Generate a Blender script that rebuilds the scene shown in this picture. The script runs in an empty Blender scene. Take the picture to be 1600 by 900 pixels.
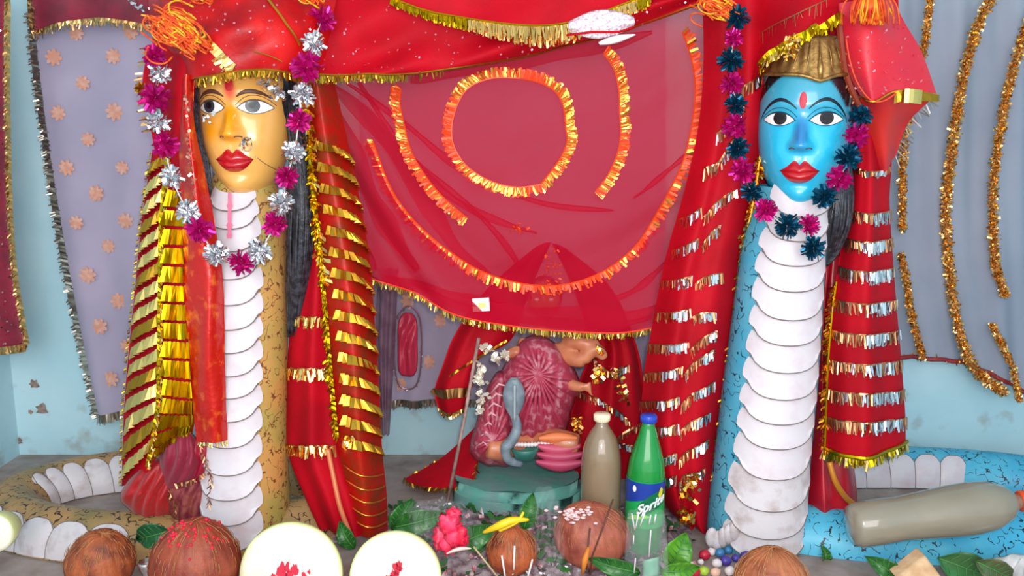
import bpy, math, random
from mathutils import Vector, Matrix, noise
from math import sin, cos, pi, radians as R
random.seed(7)
SC = bpy.context.scene; COL = SC.collection
# ------------------------------------------------------------------ camera, world, lights
F = 1386.0; CAMZ = 1.13; PIT = R(10)
cam = bpy.data.objects.new('camera', bpy.data.cameras.new('camera')); COL.objects.link(cam)
cam.data.sensor_width = 36; cam.data.lens = 36*F/1600; cam.data.clip_start = .05
cam.location = (0, 0, CAMZ); cam.rotation_euler = (R(90)-PIT, 0, 0); SC.camera = cam
w = bpy.data.worlds.new('world'); SC.world = w; w.use_nodes = True
bg = w.node_tree.nodes['Background']; bg.inputs[0].default_value = (.93, .96, 1, 1); bg.inputs[1].default_value = 1.15
SC.view_settings.view_transform = 'Standard'; SC.view_settings.look = 'None'
SC.view_settings.gamma = 1; SC.view_settings.exposure = 0.36
def area(name, loc, rot, sx, sy, e, col=(1, 1, 1)):
    l = bpy.data.lights.new(name, 'AREA'); l.shape = 'RECTANGLE'; l.size = sx; l.size_y = sy; l.energy = e; l.color = col
    o = bpy.data.objects.new(name, l); COL.objects.link(o); o.location = loc; o.rotation_euler = rot; return o
area('phone_flash', (.04, -.03, 1.2), (R(82), 0, 0), .05, .05, 15, (1, .98, .95))
area('doorway_daylight', (0, -.9, 1.5), (R(86), 0, 0), 2.6, 1.8, 50, (.97, .99, 1))

# ------------------------------------------------------------------ helpers
def at(px, py, Y):
    dx = (px-800)/F; dz = -(py-450)/F
    dy = cos(PIT)+dz*sin(PIT); dzz = -sin(PIT)+dz*cos(PIT)
    t = Y/dy
    return Vector((dx*t, Y, CAMZ+dzz*t))
def flo(px, py, z=0.0):
    dx = (px-800)/F; dz = -(py-450)/F
    dy = cos(PIT)+dz*sin(PIT); dzz = -sin(PIT)+dz*cos(PIT)
    t = (z-CAMZ)/dzz
    return Vector((dx*t, dy*t, z))
PX = 2.3/F      # metres per pixel at the idols
def lin(c):
    if isinstance(c, str):
        c = [int(c[i:i+2], 16)/255 for i in (0, 2, 4)]
    return tuple((x/12.92 if x <= .04045 else ((x+.055)/1.055)**2.4) for x in c)+(1,)
MATS = {}
def M(name, col, rough=.55, metal=0, col2=None, nscale=20, bump=0, bscale=80, alpha=1, trans=0, coat=0, sheen=0, ramp=(.4, .65), transl=0, vcol=False, spec=.5):
    if name in MATS: return MATS[name]
    m = bpy.data.materials.new(name); m.use_nodes = True; MATS[name] = m
    nt = m.node_tree; N = nt.nodes; L = nt.links; b = N['Principled BSDF']
    b.inputs['Base Color'].default_value = lin(col); b.inputs['Roughness'].default_value = rough
    b.inputs['Metallic'].default_value = metal; b.inputs['Alpha'].default_value = alpha
    b.inputs['Transmission Weight'].default_value = trans
    b.inputs['Coat Weight'].default_value = coat; b.inputs['Coat Roughness'].default_value = .06
    b.inputs['Sheen Weight'].default_value = sheen; b.inputs['Specular IOR Level'].default_value = spec
    tc = N.new('ShaderNodeNewGeometry')
    src = None
    if vcol:
        a = N.new('ShaderNodeAttribute'); a.attribute_name = 'col'; src = a.outputs['Color']
        L.new(src, b.inputs['Base Color'])
    if col2:
        n = N.new('ShaderNodeTexNoise'); n.inputs['Scale'].default_value = nscale; n.inputs['Detail'].default_value = 5
        r = N.new('ShaderNodeValToRGB'); r.color_ramp.elements[0].position = ramp[0]; r.color_ramp.elements[1].position = ramp[1]
        r.color_ramp.elements[0].color = lin(col); r.color_ramp.elements[1].color = lin(col2)
        L.new(tc.outputs['Position'], n.inputs['Vector']); L.new(n.outputs['Fac'], r.inputs['Fac']); L.new(r.outputs['Color'], b.inputs['Base Color'])
    if bump:
        n2 = N.new('ShaderNodeTexNoise'); n2.inputs['Scale'].default_value = bscale; n2.inputs['Detail'].default_value = 3
        bp = N.new('ShaderNodeBump'); bp.inputs['Strength'].default_value = bump; bp.inputs['Distance'].default_value = .004
        L.new(tc.outputs['Position'], n2.inputs['Vector']); L.new(n2.outputs['Fac'], bp.inputs['Height']); L.new(bp.outputs['Normal'], b.inputs['Normal'])
    if transl:
        t = N.new('ShaderNodeBsdfTranslucent'); t.inputs[0].default_value = lin(col)
        mx = N.new('ShaderNodeMixShader'); mx.inputs[0].default_value = transl
        out = N['Material Output']; L.new(b.outputs[0], mx.inputs[1]); L.new(t.outputs[0], mx.inputs[2]); L.new(mx.outputs[0], out.inputs[0])
    return m
class MB:
    def __init__(s): s.v = []; s.f = []; s.m = []; s.c = None
    def add(s, vs, fs, mi=0):
        o = len(s.v); s.v += [tuple(v) for v in vs]; s.f += [tuple(i+o for i in f) for f in fs]; s.m += [mi]*len(fs)
    def grid(s, fn, nu, nv, mi=0, wrap=False):
        vs = [fn(i/nu, j/nv) for j in range(nv+1) for i in range(nu+(0 if wrap else 1))]
        W = nu if wrap else nu+1
        fs = []
        for j in range(nv):
            for i in range(nu):
                a = j*W+i; b = j*W+(i+1) % W
                fs.append((a, b, b+W, a+W))
        s.add(vs, fs, mi)
    def tube(s, pts, rad, n=8, mi=0, cap=True):
        pts = [Vector(p) for p in pts]; K = len(pts)
        if not isinstance(rad, (list, tuple)): rad = [rad]*K
        vs = []; prev = None
        for k, p in enumerate(pts):
            t = (pts[min(k+1, K-1)]-pts[max(k-1, 0)]).normalized()
            if prev is None:
                ref = Vector((0, 0, 1)) if abs(t.z) < .9 else Vector((0, 1, 0)); prev = t.cross(ref).normalized()
            a = (prev-t*prev.dot(t)).normalized(); prev = a; b = t.cross(a)
            for i in range(n):
                q = 2*pi*i/n; vs.append(p+(a*cos(q)+b*sin(q))*rad[k])
        fs = [(k*n+i, k*n+(i+1) % n, (k+1)*n+(i+1) % n, (k+1)*n+i) for k in range(K-1) for i in range(n)]
        if cap: fs += [tuple(range(n))[::-1], tuple(range((K-1)*n, K*n))]
        s.add(vs, fs, mi)
    def lathe(s, prof, n=32, mat=Matrix(), mi=0):
        vs = [mat @ Vector((r*cos(2*pi*i/n), r*sin(2*pi*i/n), z)) for r, z in prof for i in range(n)]
        K = len(prof)
        fs = [(k*n+i, k*n+(i+1) % n, (k+1)*n+(i+1) % n, (k+1)*n+i) for k in range(K-1) for i in range(n)]
        fs += [tuple(range(n))[::-1], tuple(range((K-1)*n, K*n))]
        s.add(vs, fs, mi)
    def ball(s, c, r, n=16, fn=None, mi=0):
        c = Vector(c); r = Vector(r) if not isinstance(r, (int, float)) else Vector((r, r, r))
        def g(u, v):
            a = 2*pi*u; b = pi*v; d = Vector((sin(b)*cos(a), sin(b)*sin(a), -cos(b)))
            k = fn(d) if fn else 1
            return c+Vector((d.x*r.x, d.y*r.y, d.z*r.z))*k
        s.grid(g, n, max(6, n//2), mi, True)
    def box(s, c, h, mat=Matrix(), mi=0):
        vs = [mat @ (Vector(c)+Vector((x*h[0], y*h[1], z*h[2]))) for x in (-1, 1) for y in (-1, 1) for z in (-1, 1)]
        s.add(vs, [(0, 1, 3, 2), (4, 6, 7, 5), (0, 4, 5, 1), (2, 3, 7, 6), (0, 2, 6, 4), (1, 5, 7, 3)], mi)
    def bit(s, p, L, W, d=None, mi=0):          # one folded foil strip
        p = Vector(p)
        if d is None: d = Vector((random.uniform(-1, 1), random.uniform(-1, 1), random.uniform(-1, 1)))
        d = d.normalized(); q = d.cross(Vector((random.uniform(-1, 1), random.uniform(-1, 1), random.uniform(-1, 1))))
        if q.length < .01: q = Vector((1, 0, 0))
        q = q.normalized()*W/2; e = p+d*L
        s.add([p-q, p+q, e+q, e-q], [(0, 1, 2, 3)], mi)
    def build(s, name, mats, parent=None, smooth=True, kind=None, label=None, thick=0, cols=None, org=True):
        if org and s.v:
            xs = [v[0] for v in s.v]; ys = [v[1] for v in s.v]; zs = [v[2] for v in s.v]
            o = Vector(((min(xs)+max(xs))/2, (min(ys)+max(ys))/2, min(zs)))
        else: o = Vector()
        me = bpy.data.meshes.new(name); me.from_pydata([(v[0]-o.x, v[1]-o.y, v[2]-o.z) for v in s.v], [], s.f)
        if not isinstance(mats, (list, tuple)): mats = [mats]
        for m in mats: me.materials.append(m)
        me.polygons.foreach_set('material_index', s.m)
        if smooth: me.polygons.foreach_set('use_smooth', [True]*len(s.f))
        if cols:
            a = me.color_attributes.new('col', 'FLOAT_COLOR', 'POINT')
            for i, c in enumerate(cols): a.data[i].color = c
        me.update()
        ob = bpy.data.objects.new(name, me); COL.objects.link(ob); ob.location = o
        if parent is not None: setp(ob, parent)
        if kind: ob['kind'] = kind
        if label: ob['label'] = label
        if thick:
            md = ob.modifiers.new('thickness', 'SOLIDIFY'); md.thickness = thick; md.offset = 0
        return ob
def wloc(o):
    p = Vector(o.location)
    return p
def setp(ob, parent):
    ob['wl'] = 0; del ob['wl']
    pw = WL.get(parent.name, Vector(parent.location))
    WL[ob.name] = Vector(ob.location)
    ob.parent = parent; ob.location = Vector(ob.location)-pw
WL = {}
def tag(o, label, cat, group=None):
    o['label'] = label; o['category'] = cat
    if group: o['group'] = group
    return o
def thing(name, loc, label, cat, group=None):
    o = bpy.data.objects.new(name, None); COL.objects.link(o); o.location = loc; o.empty_display_size = .05
    return tag(o, label, cat, group)
def inst(me, name, loc, rot, sc, parent=None, label=None):
    o = bpy.data.objects.new(name, me); COL.objects.link(o); o.location = loc; o.rotation_euler = rot
    o.scale = (sc, sc, sc) if not isinstance(sc, (tuple, list)) else sc
    if parent is not None: setp(o, parent)
    if label: o['label'] = label
    return o
def cr(p, t):                                    # catmull-rom through list p, t in 0..1
    n = len(p)-1; x = min(max(t, 0), 1)*n; i = min(int(x), n-1); f = x-i
    a = p[max(i-1, 0)]; b = p[i]; c = p[i+1]; d = p[min(i+2, n)]
    return 0.5*((2*b)+(c-a)*f+(2*a-5*b+4*c-d)*f*f+(3*b-a-3*c+d)*f*f*f)
def interp(tab, x):
    if x <= tab[0][0]: return tab[0][1]
    for (a, b), (c, d) in zip(tab, tab[1:]):
        if x <= c:
            t = (x-a)/(c-a); return b+(d-b)*t
    return tab[-1][1]
class Cloth:
    """rows of (px, py, Y); fold(u,v) moves the sheet in depth"""
    def __init__(s, rows, fold=None):
        s.rows = [[at(*p) for p in r] for r in rows]; s.fold = fold
    def S(s, u, v):
        p = cr([cr(r, u) for r in s.rows], v)
        if s.fold: p = p+Vector((0, s.fold(u, v), 0))
        return p
    def N(s, u, v):
        e = .01
        a = s.S(min(u+e, 1), v)-s.S(max(u-e, 0), v); b = s.S(u, min(v+e, 1))-s.S(u, max(v-e, 0))
        n = a.cross(b)
        if n.length < 1e-9: return Vector((0, -1, 0))
        n.normalize()
        return n if n.y < 0 else -n
    def P(s, u, v, off=.004): return s.S(u, v)+s.N(u, v)*off
    def mesh(s, name, mat, parent=None, nu=40, nv=60, **k):
        b = MB(); b.grid(lambda u, v: s.S(u, v), nu, nv); return b.build(name, mat, parent, **k)
    def inv(s, px, py):                          # rough (u,v) of a pixel
        best = None
        for i in range(31):
            for j in range(31):
                p = s.S(i/30, j/30); q = pix(p); d = (q[0]-px)**2+(q[1]-py)**2
                if best is None or d < best[0]: best = (d, i/30, j/30)
        _, u, v = best; st = 1/60
        for _ in range(6):
            for du in (-st, 0, st):
                for dv in (-st, 0, st):
                    uu = min(max(u+du, 0), 1); vv = min(max(v+dv, 0), 1); q = pix(s.S(uu, vv)); d = (q[0]-px)**2+(q[1]-py)**2
                    if d < best[0]: best = (d, uu, vv)
            _, u, v = best; st /= 2
        return u, v
def pix(p):
    y = p.y; z = p.z-CAMZ
    d = y*cos(PIT)-z*sin(PIT); up = y*sin(PIT)+z*cos(PIT)
    return 800+p.x/d*F, 450-up/d*F
def fringe(b, pts, L, W, dens, side=None, jit=.35, mi=0, out=.25):
    """strands along a polyline; side = direction they hang"""
    pts = [Vector(p) for p in pts]
    for a, c in zip(pts, pts[1:]):
        n = max(1, int((c-a).length*dens))
        for k in range(n):
            p = a.lerp(c, random.random()); d = (side or Vector((0, 0, -1)))
            d = d+Vector((random.uniform(-jit, jit), random.uniform(-out*2, out*.6), random.uniform(-jit, jit)*.5))
            d.normalize(); q = ((c-a).normalized()+Vector((0, random.uniform(-.8, .8), random.uniform(-.3, .3)))).normalized()*W/2
            l = L*random.uniform(.55, 1.15); e = p+d*l
            b.add([p-q, p+q, e+q*.8, e-q*.8], [(0, 1, 2, 3)], mi)
def lace(b, pts, w, mi=0, side=None):
    """narrow crinkled metallic strip along a polyline"""
    pts = [Vector(p) for p in pts]; vs = []; n = 0
    for a, c in zip(pts, pts[1:]):
        m = max(1, int((c-a).length/.006))
        for k in range(m):
            p = a.lerp(c, k/m); t = (c-a).normalized()
            sd = side or t.cross(Vector((0, 1, 0))).normalized()
            j = Vector((0, random.uniform(-.003, .001), 0)); j2 = Vector((0, random.uniform(-.004, .001), 0))
            vs += [p-sd*w/2+j, p+sd*w/2+j2]; n += 1
    b.add(vs, [(2*i, 2*i+1, 2*i+3, 2*i+2) for i in range(n-1)], mi)
def tinsel(b, pts, r, n, mi=0, L=None, W=.004, W2=None):
    pts = [Vector(p) for p in pts]
    for k in range(n):
        t = random.random(); p = cr(pts, t); b.bit(p+Vector((random.uniform(-1, 1), random.uniform(-1, 1), random.uniform(-1, 1)))*r*.25, (L or r)*random.uniform(.5, 1.1), W, mi=mi)
def path(pp, Y=None, n=24):
    P = [at(p[0], p[1], Y if Y else p[2]) for p in pp]
    return [cr(P, i/n) for i in range(n+1)]

# ------------------------------------------------------------------ materials
gold = M('gold_foil', 'd09430', .28, 1); pgold = M('pale_gold_foil', 'ffd27c', .22, 1); ygold = M('yellow_foil', 'c4a012', .3, 1)
silver = M('silver_foil', 'e2e2e6', .22, 1); bronze = M('bronze_tinsel', 'd4a468', .3, 1); copper = M('copper_foil', 'd89468', .3, 1)
magenta = M('magenta_foil', 'c41078', .3, .6); teal = M('teal_foil', '0a506e', .28, .7)
redsheer = M('red_chunri', 'cc0830', .7, 0, spec=.12, transl=.2, bump=.15, bscale=300)
def sheer(m, a0, a1):                       # thin net: more thread in the way when seen edge-on
    nt = m.node_tree; N = nt.nodes; L = nt.links; lw = N.new('ShaderNodeLayerWeight'); lw.inputs[0].default_value = .5
    mr = N.new('ShaderNodeMapRange'); mr.inputs['To Min'].default_value = a0; mr.inputs['To Max'].default_value = a1; mr.inputs['From Max'].default_value = .6
    L.new(lw.outputs['Facing'], mr.inputs['Value'])
    t = N.new('ShaderNodeBsdfTransparent'); mx = N.new('ShaderNodeMixShader'); out = N['Material Output']; src = out.inputs[0].links[0].from_socket
    L.new(mr.outputs[0], mx.inputs[0]); L.new(t.outputs[0], mx.inputs[1]); L.new(src, mx.inputs[2]); L.new(mx.outputs[0], out.inputs[0])
sheer(redsheer, .64, 1)
redcl = M('red_cloth', 'c2061e', .65, 0, 'a80418', 6, .2, 250, spec=.15, transl=.1)
redsat = M('red_satin', 'cc0a0c', .45, 0, '98040e', 9, .4, 45, spec=.3)
maroon = M('maroon_cloth', '8c1230', .6, 0, '6e0c26', 12, .2, 200, sheen=.1)
brocade = M('red_gold_brocade', 'cc1608', .3, .25, 'f07020', 26, .5, 70, coat=.2, ramp=(.56, .72))
lav = M('lavender_net', 'c4b4cc', .8, 0, 'b4a8c0', 4, alpha=.9, transl=.2)
greynet = M('grey_net', 'b4b6c6', .8, 0, 'a4a8ba', 3, alpha=.82, transl=.2)
white = M('white_enamel', 'd6ccd2', .4, 0, 'cdb6bc', 18, .12, 60, ramp=(.5, .8))
oldwhite = M('worn_white_enamel', 'cfc6ca', .5, 0, 'b09c9a', 22, .2, 70, ramp=(.5, .75))
line = M('scale_edge_line', '7c6c68', .7)  # dark line drawn along the edges of the scales
black = M('black_paint', '15141a', .35); hairm = M('black_hair', '17171d', .38, 0, '3a3a44', 60, .4, 120)
redp = M('red_enamel', 'b80f1c', .25, coat=.4); sind = M('vermilion', 'd8203a', .7); orange = M('orange_thread', 'f06414', .6, 0, 'd03008', 60)
ythread = M('yellow_thread', 'e8a820', .6)
leafm = M('leaf_green', '2c6a26', .4, 0, '1c4c1e', 30, .2, 60); leafl = M('light_leaf', '5a9a20', .4, 0, '3a7a1c', 30)
coco = M('coconut_brown', 'a8532a', .6, 0, '6e2e18', 28, .5, 120); cocored = M('coconut_reddish', 'b4604a', .55, 0, '84382c', 14, .4, 90)

def specked(name, base, base2, spk, thr=.03, sc=22):
    m = M(name, base, .45, 0, base2, 9, .25, 50)
    nt = m.node_tree; N = nt.nodes; L = nt.links; b = N['Principled BSDF']
    src = b.inputs['Base Color'].links[0].from_socket; g = N.new('ShaderNodeNewGeometry')
    n = N.new('ShaderNodeTexNoise'); n.inputs['Scale'].default_value = sc; n.inputs['Detail'].default_value = 1.5
    L.new(g.outputs['Position'], n.inputs['Vector'])
    s = N.new('ShaderNodeMath'); s.operation = 'SUBTRACT'; s.inputs[1].default_value = .5; L.new(n.outputs['Fac'], s.inputs[0])
    a = N.new('ShaderNodeMath'); a.operation = 'ABSOLUTE'; L.new(s.outputs[0], a.inputs[0])
    l = N.new('ShaderNodeMath'); l.operation = 'LESS_THAN'; l.inputs[1].default_value = thr; L.new(a.outputs[0], l.inputs[0])
    n3 = N.new('ShaderNodeTexNoise'); n3.inputs['Scale'].default_value = sc*1.3; L.new(g.outputs['Position'], n3.inputs['Vector'])
    l3 = N.new('ShaderNodeMath'); l3.operation = 'GREATER_THAN'; l3.inputs[1].default_value = .47; L.new(n3.outputs['Fac'], l3.inputs[0])
    mu = N.new('ShaderNodeMath'); mu.operation = 'MULTIPLY'; L.new(l.outputs[0], mu.inputs[0]); L.new(l3.outputs[0], mu.inputs[1])
    mx = N.new('ShaderNodeMixRGB'); L.new(mu.outputs[0], mx.inputs[0]); L.new(src, mx.inputs[1]); mx.inputs[2].default_value = lin(spk)
    L.new(mx.outputs[0], b.inputs['Base Color']); return m
bluesp = specked('blue_speckled_enamel', '3fa6cc', '58b8d4', '10202e', .016, 34)
tansp = specked('tan_speckled_enamel', 'b48a58', '8c7a4c', '3a2a22', .022, 34)

# ------------------------------------------------------------------ room
def wallmat():
    m = M('pale_blue_wall', 'aed6e2', .7, 0, 'c2e2ea', 3, .15, 30)
    nt = m.node_tree; N = nt.nodes; L = nt.links; b = N['Principled BSDF']; src = b.inputs['Base Color'].links[0].from_socket
    g = N.new('ShaderNodeNewGeometry'); sx = N.new('ShaderNodeSeparateXYZ'); L.new(g.outputs['Position'], sx.inputs[0])
    n = N.new('ShaderNodeTexNoise'); n.inputs['Scale'].default_value = 11; n.inputs['Detail'].default_value = 4; L.new(g.outputs['Position'], n.inputs['Vector'])
    mr = N.new('ShaderNodeMapRange'); mr.inputs['From Min'].default_value = .05; mr.inputs['From Max'].default_value = .42; mr.inputs['To Min'].default_value = .12; mr.inputs['To Max'].default_value = -.05
    L.new(sx.outputs['Z'], mr.inputs['Value'])
    ad = N.new('ShaderNodeMath'); ad.operation = 'ADD'; L.new(n.outputs['Fac'], ad.inputs[0]); L.new(mr.outputs[0], ad.inputs[1])
    r = N.new('ShaderNodeValToRGB'); r.color_ramp.elements[0].position = .66; r.color_ramp.elements[1].position = .80
    r.color_ramp.elements[0].color = (0, 0, 0, 1); r.color_ramp.elements[1].color = (.45, .45, .45, 1); L.new(ad.outputs[0], r.inputs[0])
    mx = N.new('ShaderNodeMixRGB'); L.new(r.outputs[0], mx.inputs[0]); L.new(src, mx.inputs[1]); mx.inputs[2].default_value = lin('8d7a66'); L.new(mx.outputs[0], b.inputs['Base Color'])
    return m
wm = wallmat(); WY = 3.0; XL = at(20, 600, WY).x; XR = 1.96; CH = 2.5
def slab(name, lo, hi, mat):
    b = MB(); c = [(a+d)/2 for a, d in zip(lo, hi)]; h = [(d-a)/2 for a, d in zip(lo, hi)]; b.box(c, h)
    o = b.build(name, mat, smooth=False); o['kind'] = 'structure'; return o
slab('wall_back', (XL-.1, WY, -.1), (XR+.1, WY+.1, CH), wm)
slab('wall_left', (XL-.1, -.6, -.1), (XL, WY, CH), wm)
slab('wall_right', (XR, -.6, -.1), (XR+.1, WY, CH), wm)
slab('ceiling', (XL-.1, -.6, CH), (XR+.1, WY+.1, CH+.1), M('ceiling_white', 'd8dcdc', .8))
slab('floor', (XL-.1, -.6, -.1), (XR+.1, WY, 0), M('dusty_stone', 'a69690', .7, 0, '86726a', 9, .3, 60))
# chipped plaster spots low on the left of the back wall
for q, (x, y, r) in enumerate([(53, 600, 9), (66, 640, 10), (20, 655, 6), (48, 644, 4), (5, 636, 3), (30, 690, 6)]):
    b = MB(); c = at(x, y, WY-.001); s = r*3/F
    vs = [c]+[c+Vector((cos(a)*s*k, -.001, sin(a)*s*k)) for a, k in [(2*pi*i/14, random.uniform(.6, 1.25)) for i in range(14)]]
    b.add(vs, [(0, i+1, (i+1) % 14+1) for i in range(14)])
    o = b.build('plaster_chip_%d' % (q+1), M('chipped_plaster', 'a08a80', .9, 0, '75665c', 60)); o['kind'] = 'structure'

# ------------------------------------------------------------------ wall cloths
def wavy(a, f, ph=0, g=0): return lambda u, v: a*sin(f*u*2*pi+ph+g*v)*(.4+.6*v)
# patterned lavender sheet, left
t = thing('hanging_net_cloth', at(150, 655, 2.95), 'pale lavender net cloth with orange rosettes and silver border on the left wall', 'cloth')
LAV = Cloth([[(46, 20, 2.95), (190, 20, 2.95), (330, 20, 2.95)], [(64, 180, 2.95), (200, 180, 2.95), (330, 180, 2.95)], [(88, 340, 2.94), (210, 340, 2.95), (330, 340, 2.95)],
             [(118, 500, 2.94), (225, 500, 2.94), (330, 500, 2.95)], [(152, 655, 2.93), (240, 642, 2.94), (330, 640, 2.95)]], wavy(.012, 3, 1, 1.5))
LAV.mesh('net_sheet', lav, t, 40, 50)
b = MB(); e = [LAV.P(.0, i/40) for i in range(41)]; lace(b, e, .022); fringe(b, e, .02, .005, 220, Vector((-1, 0, -.3))); fringe(b, e, .016, .005, 120, Vector((1, 0, -.3)))
e2 = [LAV.P(i/30, 1) for i in range(31)]; lace(b, e2, .03); fringe(b, e2, .02, .005, 220)
b.build('silver_border', M('tarnished_silver', 'c0b6a8', .3, 1), t, kind='stuff', smooth=False)
rb = MB()
vs = [Vector((0, -.002, 0))]; n = 32
for i in range(n):
    a = 2*pi*i/n; k = .017+.011*abs(cos(a*4)); vs.append(Vector((cos(a)*k, 0, sin(a)*k)))
rb.add(vs, [(0, i+1, (i+1) % n+1) for i in range(n)])
ro = rb.build('rosette', M('rosette_orange', 'cf8f78', .8, 0, 'd8a898', 60), None, org=False); rme = ro.data
bpy.data.objects.remove(ro)
def rosettes(cl, par, pts):
    for (x, y) in pts:
        u, v = cl.inv(x, y); s = random.uniform(.85, 1.1)
        inst(rme, 'rosette', cl.P(u, v, .005), (0, random.uniform(0, 2), 0), (s, 1, s), par)
rosettes(LAV, t, [(85, 90), (178, 88), (130, 130), (92, 177), (180, 175), (138, 218), (105, 262), (192, 262), (150, 302), (120, 348), (197, 345), (170, 385), (137, 430), (186, 470), (155, 510), (200, 540), (172, 592), (120, 52), (205, 50)])
# sheet in the middle, below the red veil
t = thing('hanging_net_cloth', at(640, 630, 2.95), 'lavender net cloth with silver hem on the wall below the red veil', 'cloth')
MID = Cloth([[(560, -60, 2.95), (700, -60, 2.95), (1040, -60, 2.95)], [(565, 450, 2.95), (700, 450, 2.95), (1040, 450, 2.95)], [(570, 632, 2.94), (700, 630, 2.94), (1040, 632, 2.95)]], wavy(.012, 7, 0, 1))
MID.mesh('net_sheet', lav, t, 60, 20)
b = MB(); e = [MID.P(i/50, 1) for i in range(51)]; lace(b, e, .026); fringe(b, e, .018, .005, 220)
b.build('silver_border', MATS['tarnished_silver'], t, kind='stuff', smooth=False)
rosettes(MID, t, [(625, 600), (640, 470), (715, 560), (690, 500), (668, 565)])
# grey sheet at right
t = thing('hanging_net_cloth', at(1500, 560, 2.95), 'plain grey-lavender net sheet hung on the right wall behind gold tinsel strings', 'cloth')
GR = Cloth([[(1340, -20, 2.96), (1480, -20, 2.96), (1620, -20, 2.96)], [(1345, 200, 2.96), (1480, 200, 2.95), (1620, 200, 2.96)], [(1350, 400, 2.96), (1480, 400, 2.94), (1620, 400, 2.96)],
            [(1380, 560, 2.96), (1500, 568, 2.95), (1620, 625, 2.96)]], lambda u, v: .012*sin(u*19+v*4)+.006*sin(u*43-v*3))
GR.mesh('net_sheet', greynet, t, 60, 40)
b = MB(); e = [GR.P(u/40, .99, .01) for u in range(41)]; b.tube(e, .008, 6); b.build('ribbon_hem', M('dark_red_ribbon', '8a1e28', .5, 0, 'a03a30', 40), t)
b = MB(); tinsel(b, e, .02, 90, 0, .016, .006); b.build('tinsel_bits', pgold, t, kind='stuff', smooth=False)
# dark red band, top left
t = thing('red_pelmet_cloth', at(150, 45, 2.9), 'dark red cloth band with gold fringe along the top left wall', 'cloth')
PEL = Cloth([[(44, -30, 2.9), (150, -30, 2.9), (290, -30, 2.9)], [(46, 10, 2.9), (150, 10, 2.9), (290, 10, 2.9)], [(50, 52, 2.9), (150, 32, 2.88), (290, 52, 2.9)]], wavy(.008, 3))
PEL.mesh('cloth', maroon, t, 30, 12)
b = MB(); e = [PEL.P(i/30, 1) for i in range(31)]; lace(b, e, .012); fringe(b, e, .022, .004, 300); e = [PEL.P(0, i/10) for i in range(11)]; lace(b, e, .012); fringe(b, e, .02, .005, 260, Vector((.8, 0, -.6)))
b.build('gold_fringe', bronze, t, kind='stuff', smooth=False)
b = MB(); tinsel(b, path([(205, 0), (215, 12), (240, 14), (250, 20)], 2.87), .02, 40, 0, .02, .007); b.build('silver_bits', silver, t, kind='stuff', smooth=False)
# far-left sequinned cloth
t = thing('sequinned_cloth', at(10, 548, 2.8), 'dark maroon sequinned cloth with gold edge at the far left', 'cloth')
SQ = Cloth([[(-60, -20, 2.82), (-20, -20, 2.8), (12, -20, 2.8)], [(-60, 200, 2.82), (-20, 200, 2.8), (12, 200, 2.8)], [(-60, 400, 2.82), (-20, 400, 2.8), (20, 400, 2.8)], [(-60, 548, 2.82), (-10, 550, 2.8), (43, 542, 2.8)]], wavy(.006, 2))
SQ.mesh('cloth', maroon, t, 14, 40)
b = MB(); e = [SQ.P(1, i/50) for i in range(51)]; lace(b, e, .02); fringe(b, e, .016, .006, 330, Vector((-.6, 0, -.6))); e = [SQ.P(i/12, 1) for i in range(13)]; lace(b, e, .026); fringe(b, e, .014, .005, 200)
b.build('gold_edge', bronze, t, kind='stuff', smooth=False)
b = MB()
for k in range(420):
    u = random.random(); v = random.random()**.7; p = SQ.P(u, v, .004); b.bit(p, .006, .005)
b.build('sequins', M('pink_sequin', 'd0a0a0', .25, 1), t, kind='stuff', smooth=False)
# gold tinsel strings, right
strs = [('short gold tinsel string hanging beside the red veil point', [(1455, -20), (1448, 50), (1437, 100), (1425, 160), (1412, 230), (1410, 300), (1410, 360)], .016, 420),
        ('lower piece of gold tinsel running down right of the banded red shawl', [(1408, 398), (1416, 440), (1424, 490), (1434, 530), (1442, 560)], .015, 260),
        ('long thick gold tinsel string with a slanting top', [(1560, -20), (1528, 40), (1508, 110), (1495, 180), (1484, 260), (1478, 330), (1482, 410), (1492, 480), (1505, 540), (1530, 585), (1568, 612)], .02, 900),
        ('gold tinsel string ending mid-wall near the right edge', [(1612, 20), (1595, 70), (1575, 140), (1562, 210), (1553, 280), (1552, 350), (1555, 410), (1570, 462)], .018, 600),
        ('short dark gold tinsel tail at the lower right edge', [(1550, 508), (1566, 540), (1582, 575), (1592, 625)], .014, 200)]
for lab, pp, r, n in strs:
    P = path(pp, 2.91, 60); t = thing('tinsel_string', P[-1], lab, 'tinsel', 'gold tinsel strings on the right wall')
    b = MB(); b.tube(P, .003, 5); b.build('cord', M('brown_cord', '7a4a30', .8), t)
    b = MB(); tinsel(b, P, r, n*4, 0, r*1.0, .006); b.build('tinsel', M('light_bronze_tinsel', 'e8bc80', .35, .85), t, kind='stuff', smooth=False)
    b = MB(); tinsel(b, P, r, n*3, 0, r*1.0, .006); b.build('bright_tinsel', pgold, t, kind='stuff', smooth=False)

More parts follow.
